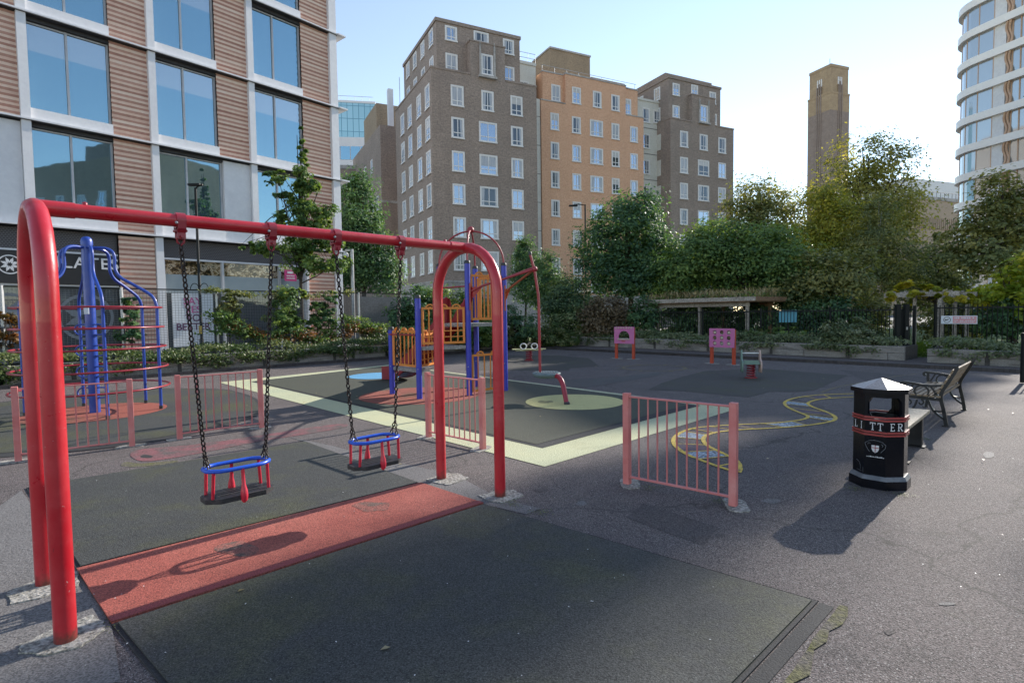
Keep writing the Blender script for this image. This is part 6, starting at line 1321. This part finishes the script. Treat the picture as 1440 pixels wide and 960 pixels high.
def bed(p0, p1, n_, o0, o1, z0, z1, front, clumps=.25):
    p0, p1, n_ = np.array(p0), np.array(p1), np.array(n_); u = p1 - p0; L_ = np.linalg.norm(u)
    def f(n):
        m = max(8, int(n / 40)); ct = RNG.uniform(0, 1, m); co_ = RNG.uniform(o0, o1, m); hump = .55 + .45 * np.sin(ct * L_ * 1.9 + 1) * np.cos(ct * L_ * .7)
        sp_ = RNG.uniform(0, 1, m) < front; co_[sp_] = RNG.uniform(-.10, .02, sp_.sum())
        cz = z0 + (z1 - z0) * hump * RNG.uniform(.5, 1.0, m); cz[sp_] = z0 - RNG.uniform(0, 1, sp_.sum()) ** 1.6 * .34 * np.clip(hump[sp_] * 1.3, .2, 1)
        i = RNG.integers(0, m, n); g_ = RNG.normal(0, 1, (n, 3)) * clumps * np.array((1, 1, .45)); xy = p0 + u * ct[i][:, None] + n_ * co_[i][:, None]
        p = np.stack([xy[:, 0] + g_[:, 0] * .6, xy[:, 1] + g_[:, 1] * .6, cz[i] + g_[:, 2] * .5], 1); off = (p[:, :2] - p0) @ n_; low = p[:, 2] < z0
        fix = low & (off > -.03); p[fix, 0] -= n_[0] * (off[fix] + .04 + RNG.uniform(0, .05, fix.sum())); p[fix, 1] -= n_[1] * (off[fix] + .04 + RNG.uniform(0, .05, fix.sum()))
        p[:, 2] = np.maximum(p[:, 2], .12); nn = np.zeros((n, 3)); nn[:, 2] = .8; nn[:, :2] -= n_ * .5
        return p, nn, RNG.uniform(.1, .8, m)[i]
    return f
run_leaves('ivy', 'ivy and ground cover spilling over the left planters', 'ivy', bed(ll(29, .28), ll(1.3, .28), nL, .0, 1.7, .53, .92, .40), 40000, 'ivyb', .085, 'stuff')
run_leaves('ivy', 'low ivy covering the long planter behind the play boards', 'ivy', bed(wl(-15.2), wl(.3), nW, .05, 1.3, .47, .84, .10), 19000, 'sage', .085, 'stuff')
run_leaves('ivy', 'low ivy covering the planter right of the gate', 'ivy', bed(np.array(gp(1303, 513)) + uW * .2, np.array(gp(1303, 513)) + uW * 7, nW, .05, 1.2, .46, .78, .12), 9000, 'sage', .085, 'stuff')
run_leaves('autumn_creeper', 'rusty creeper scrambling along the foot of the mesh fence', 'creeper', bed(ll(13.2, 1.85), ll(7.4, 1.85), nL, -.25, .3, .6, 1.55, .0, .24), 2300, 'rust', .11, 'stuff')
run_leaves('creeper', 'green creeper mixed along the foot and top of the mesh fence', 'creeper', bed(ll(13.6, 1.95), ll(6.6, 1.95), nL, -.25, .2, .6, 1.9, .0, .3), 4200, 'green', .11, 'stuff')
run_leaves('creeper', 'thin creeper trailing along the top rail of the mesh fence', 'creeper', bed(ll(13.8, 2.12), ll(8.2, 2.12), nL, -.08, .08, 2.42, 2.74, .0, .2), 1300, 'olive', .10, 'stuff')
plant('bush', 'rounded grey green bush on the planter just left of the gate', 'bush', [Lb(1190, 468, 19.3, 32, 22), Lb(1215, 476, 19.0, 24, 16), Lb(1170, 478, 19.5, 22, 14)], 'sage', .085, 2.8, None, .4, .04, clump=.14, fol='foliage')
plant('bush', 'small bright bush on the planter under the blue sign', 'bush', [Lb(1105, 466, 21.2, 24, 9), Lb(1120, 470, 21, 14, 8)], 'green', .09, 1.8, None, .4, .03, clump=.14, fol='foliage')
plant('bush', 'leafy bush at the foot of the right shelter post', 'bush', [Lb(1058, 468, 21.8, 20, 9), Lb(1078, 472, 21.6, 20, 8)], 'ivy', .085, 2.0, None, .4, .03, clump=.14, fol='foliage')
# hedges and understorey behind the railings
for i, (lab, px, w, mt) in enumerate((('brown twiggy hedge left of the shelter behind the railings', 858, 36, 'brown'), ('dark green hedge against the shelter end', 905, 20, 'deep'), ('deep shaded hedge seen under the shelter roof', 990, 62, 'deep'), ('dark hedge behind the blue sign', 1090, 46, 'deep'), ('dark hedge behind the rounded bush', 1165, 46, 'deep'), ('shaded hedge left of the gate', 1225, 24, 'olive'), ('shaded hedge behind the pink and white sign', 1345, 40, 'olive'), ('shaded hedge at the far right behind the railings', 1425, 44, 'deep'))):
    Y = (27.5, 26.5, 27.5, 25.5, 24.5, 25.0, 21.5, 19.5)[i]
    plant('hedge', lab, 'hedge', [Lb(px - w * .5, 452, Y, w * .62, 26), Lb(px + w * .5, 452, Y, w * .62, 26), Lb(px, 438, Y, w * .8, 22)], mt, .14, 2.0, None, trunk_r=.03, clump=.3, fol='foliage', group='hedges behind the railings')
# two unseen poplars added only for the bands of shade their crowns throw
plant('tree', 'unseen tall narrow poplar, added beyond the right edge to cast shade', 'tree', [((44.4, 46.5, z), (r, r, 1.9)) for z, r in ((16, .9), (19, 1.1), (22, 1.25), (24.6, 1.3), (27, 1.3), (29.4, 1.25), (31.6, 1.0), (33.4, .6))], 'green', .26, 2.2, (44.4, 46.5), trunk_r=.16, clump=.4, shell=.2, group=TG)
plant('tree', 'second unseen narrow poplar, added farthest beyond the right edge to cast shade', 'tree', [((41.1, 37.4, z), (r, r, 1.9)) for z, r in ((15, .9), (18, 1.2), (20.6, 1.4), (23, 1.5), (25.4, 1.4), (27.6, 1.2), (29.4, .7))], 'green', .26, 1.3, (41.1, 37.4), trunk_r=.17, clump=.4, shell=.2, group=TG)  # also added out of view, for the shade at lower right
# vine on the pergola, plants on the shelter roof, grass
vx = [Lb(1258, 416, 19.6, 12, 7), Lb(1285, 406, 19.2, 24, 12), Lb(1312, 409, 18.8, 26, 10), Lb(1300, 416, 18.6, 22, 5), Lb(1340, 418, 18.9, 22, 8), Lb(1365, 420, 19.0, 16, 8), Lb(1280, 426, 19.7, 8, 5)]
vn = plant('vine', 'yellow green vine lying over the pergola beam', 'vine', vx, 'vine', .17, 2.6, at(1322, 440, 19.3)[:2], .1, .035, clump=.22, fol='foliage', aspect=1.25)
def roofp(n):
    i = RNG.uniform(-.5, SL + .4, n); j = RNG.uniform(-.35, 2.3, n); a_ = math.atan2(uW[1], uW[0]); x = s0_[0] + i * math.cos(a_) - j * math.sin(a_); y = s0_[1] + i * math.sin(a_) + j * math.cos(a_)
    return np.stack([x, y, 2.28 + RNG.uniform(0, .32, n) * (.4 + .6 * np.abs(np.sin(i * 1.7)))], 1), np.stack([RNG.normal(0, 1, n), RNG.normal(0, 1, n), np.zeros(n)], 1), RNG.uniform(0, 1, n)
run_leaves('roof_grass', 'dry grasses growing on the flat shelter roof', 'grass', roofp, 2600, 'straw', .30, 'stuff', 9, droop=-3)
run_leaves('roof_plants', 'green sedum growing on the flat shelter roof', 'plants', lambda n: (lambda r_: (r_[0] - np.array((0, 0, .12)), r_[1], r_[2]))(roofp(n)), 2200, 'green', .12, 'stuff')
def lawnp(n):
    t_ = RNG.uniform(-1.5, 4.0, n); o_ = 1.8 + RNG.uniform(0, 1, n) ** 1.3 * 9; p = W0 + uW * t_[:, None] + nW * o_[:, None]
    return np.stack([p[:, 0], p[:, 1], .12 + RNG.uniform(0, .08, n)], 1), np.stack([RNG.normal(0, 1, n), RNG.normal(0, 1, n), np.zeros(n)], 1), RNG.uniform(0.2, .8, n)
run_leaves('grass', 'bright lawn grass beyond the open gate', 'grass', lawnp, 22000, 'lawn', .11, 'stuff', 6, droop=-3)
def litter(n):
    p = np.stack([RNG.uniform(-6, 9, n), RNG.uniform(2.2, 22, n), np.full(n, .016)], 1); k = RNG.uniform(0, 1, n) < .4
    t_ = RNG.uniform(0, 20, k.sum()); q_ = CORNER + uR * t_[:, None] - nR * np.abs(RNG.normal(.2, .25, k.sum()))[:, None]; p[k, :2] = q_; p[:, 2] = .03
    return p, np.tile((0, 0, 6.0), (n, 1)), RNG.uniform(0, 1, n)
run_leaves('fallen_leaves', 'small fallen leaves scattered over the playground', 'fallen leaves', litter, 170, 'straw', .045, 'stuff')
def flecks(n):
    r_ = 1.5 + 8 * RNG.uniform(0, 1, n); a_ = RNG.uniform(-.9, .9, n); return np.stack([r_ * np.sin(a_), r_ * np.cos(a_) + .8, np.full(n, .0285)], 1), np.tile((0, 0, 9.0), (n, 1)), RNG.uniform(0, 1, n)
run_leaves('litter_flecks', 'tiny pale flecks of litter on the ground near the camera', 'litter', flecks, 170, 'fleck', .011, 'stuff')
def mossy(n):
    c = np.array([(x, y) for x, y in [gp(990, 690), gp(1010, 705), gp(1200, 688), gp(1270, 697), gp(1285, 625), gp(1300, 618), gp(915, 686), gp(160, 878), gp(640, 704), gp(720, 709), gp(760, 722)]]); i = RNG.integers(0, len(c), n)
    p = np.stack([c[i][:, 0] + RNG.normal(0, .05, n), c[i][:, 1] + RNG.normal(0, .05, n), .010 + RNG.uniform(0, .006, n)], 1); return p, np.tile((0, 0, 5.0), (n, 1)), RNG.uniform(0, .6, n)
run_leaves('moss', 'moss tufts at the feet of bin, rails and mat edges', 'moss', mossy, 1300, 'olive', .012, 'stuff')
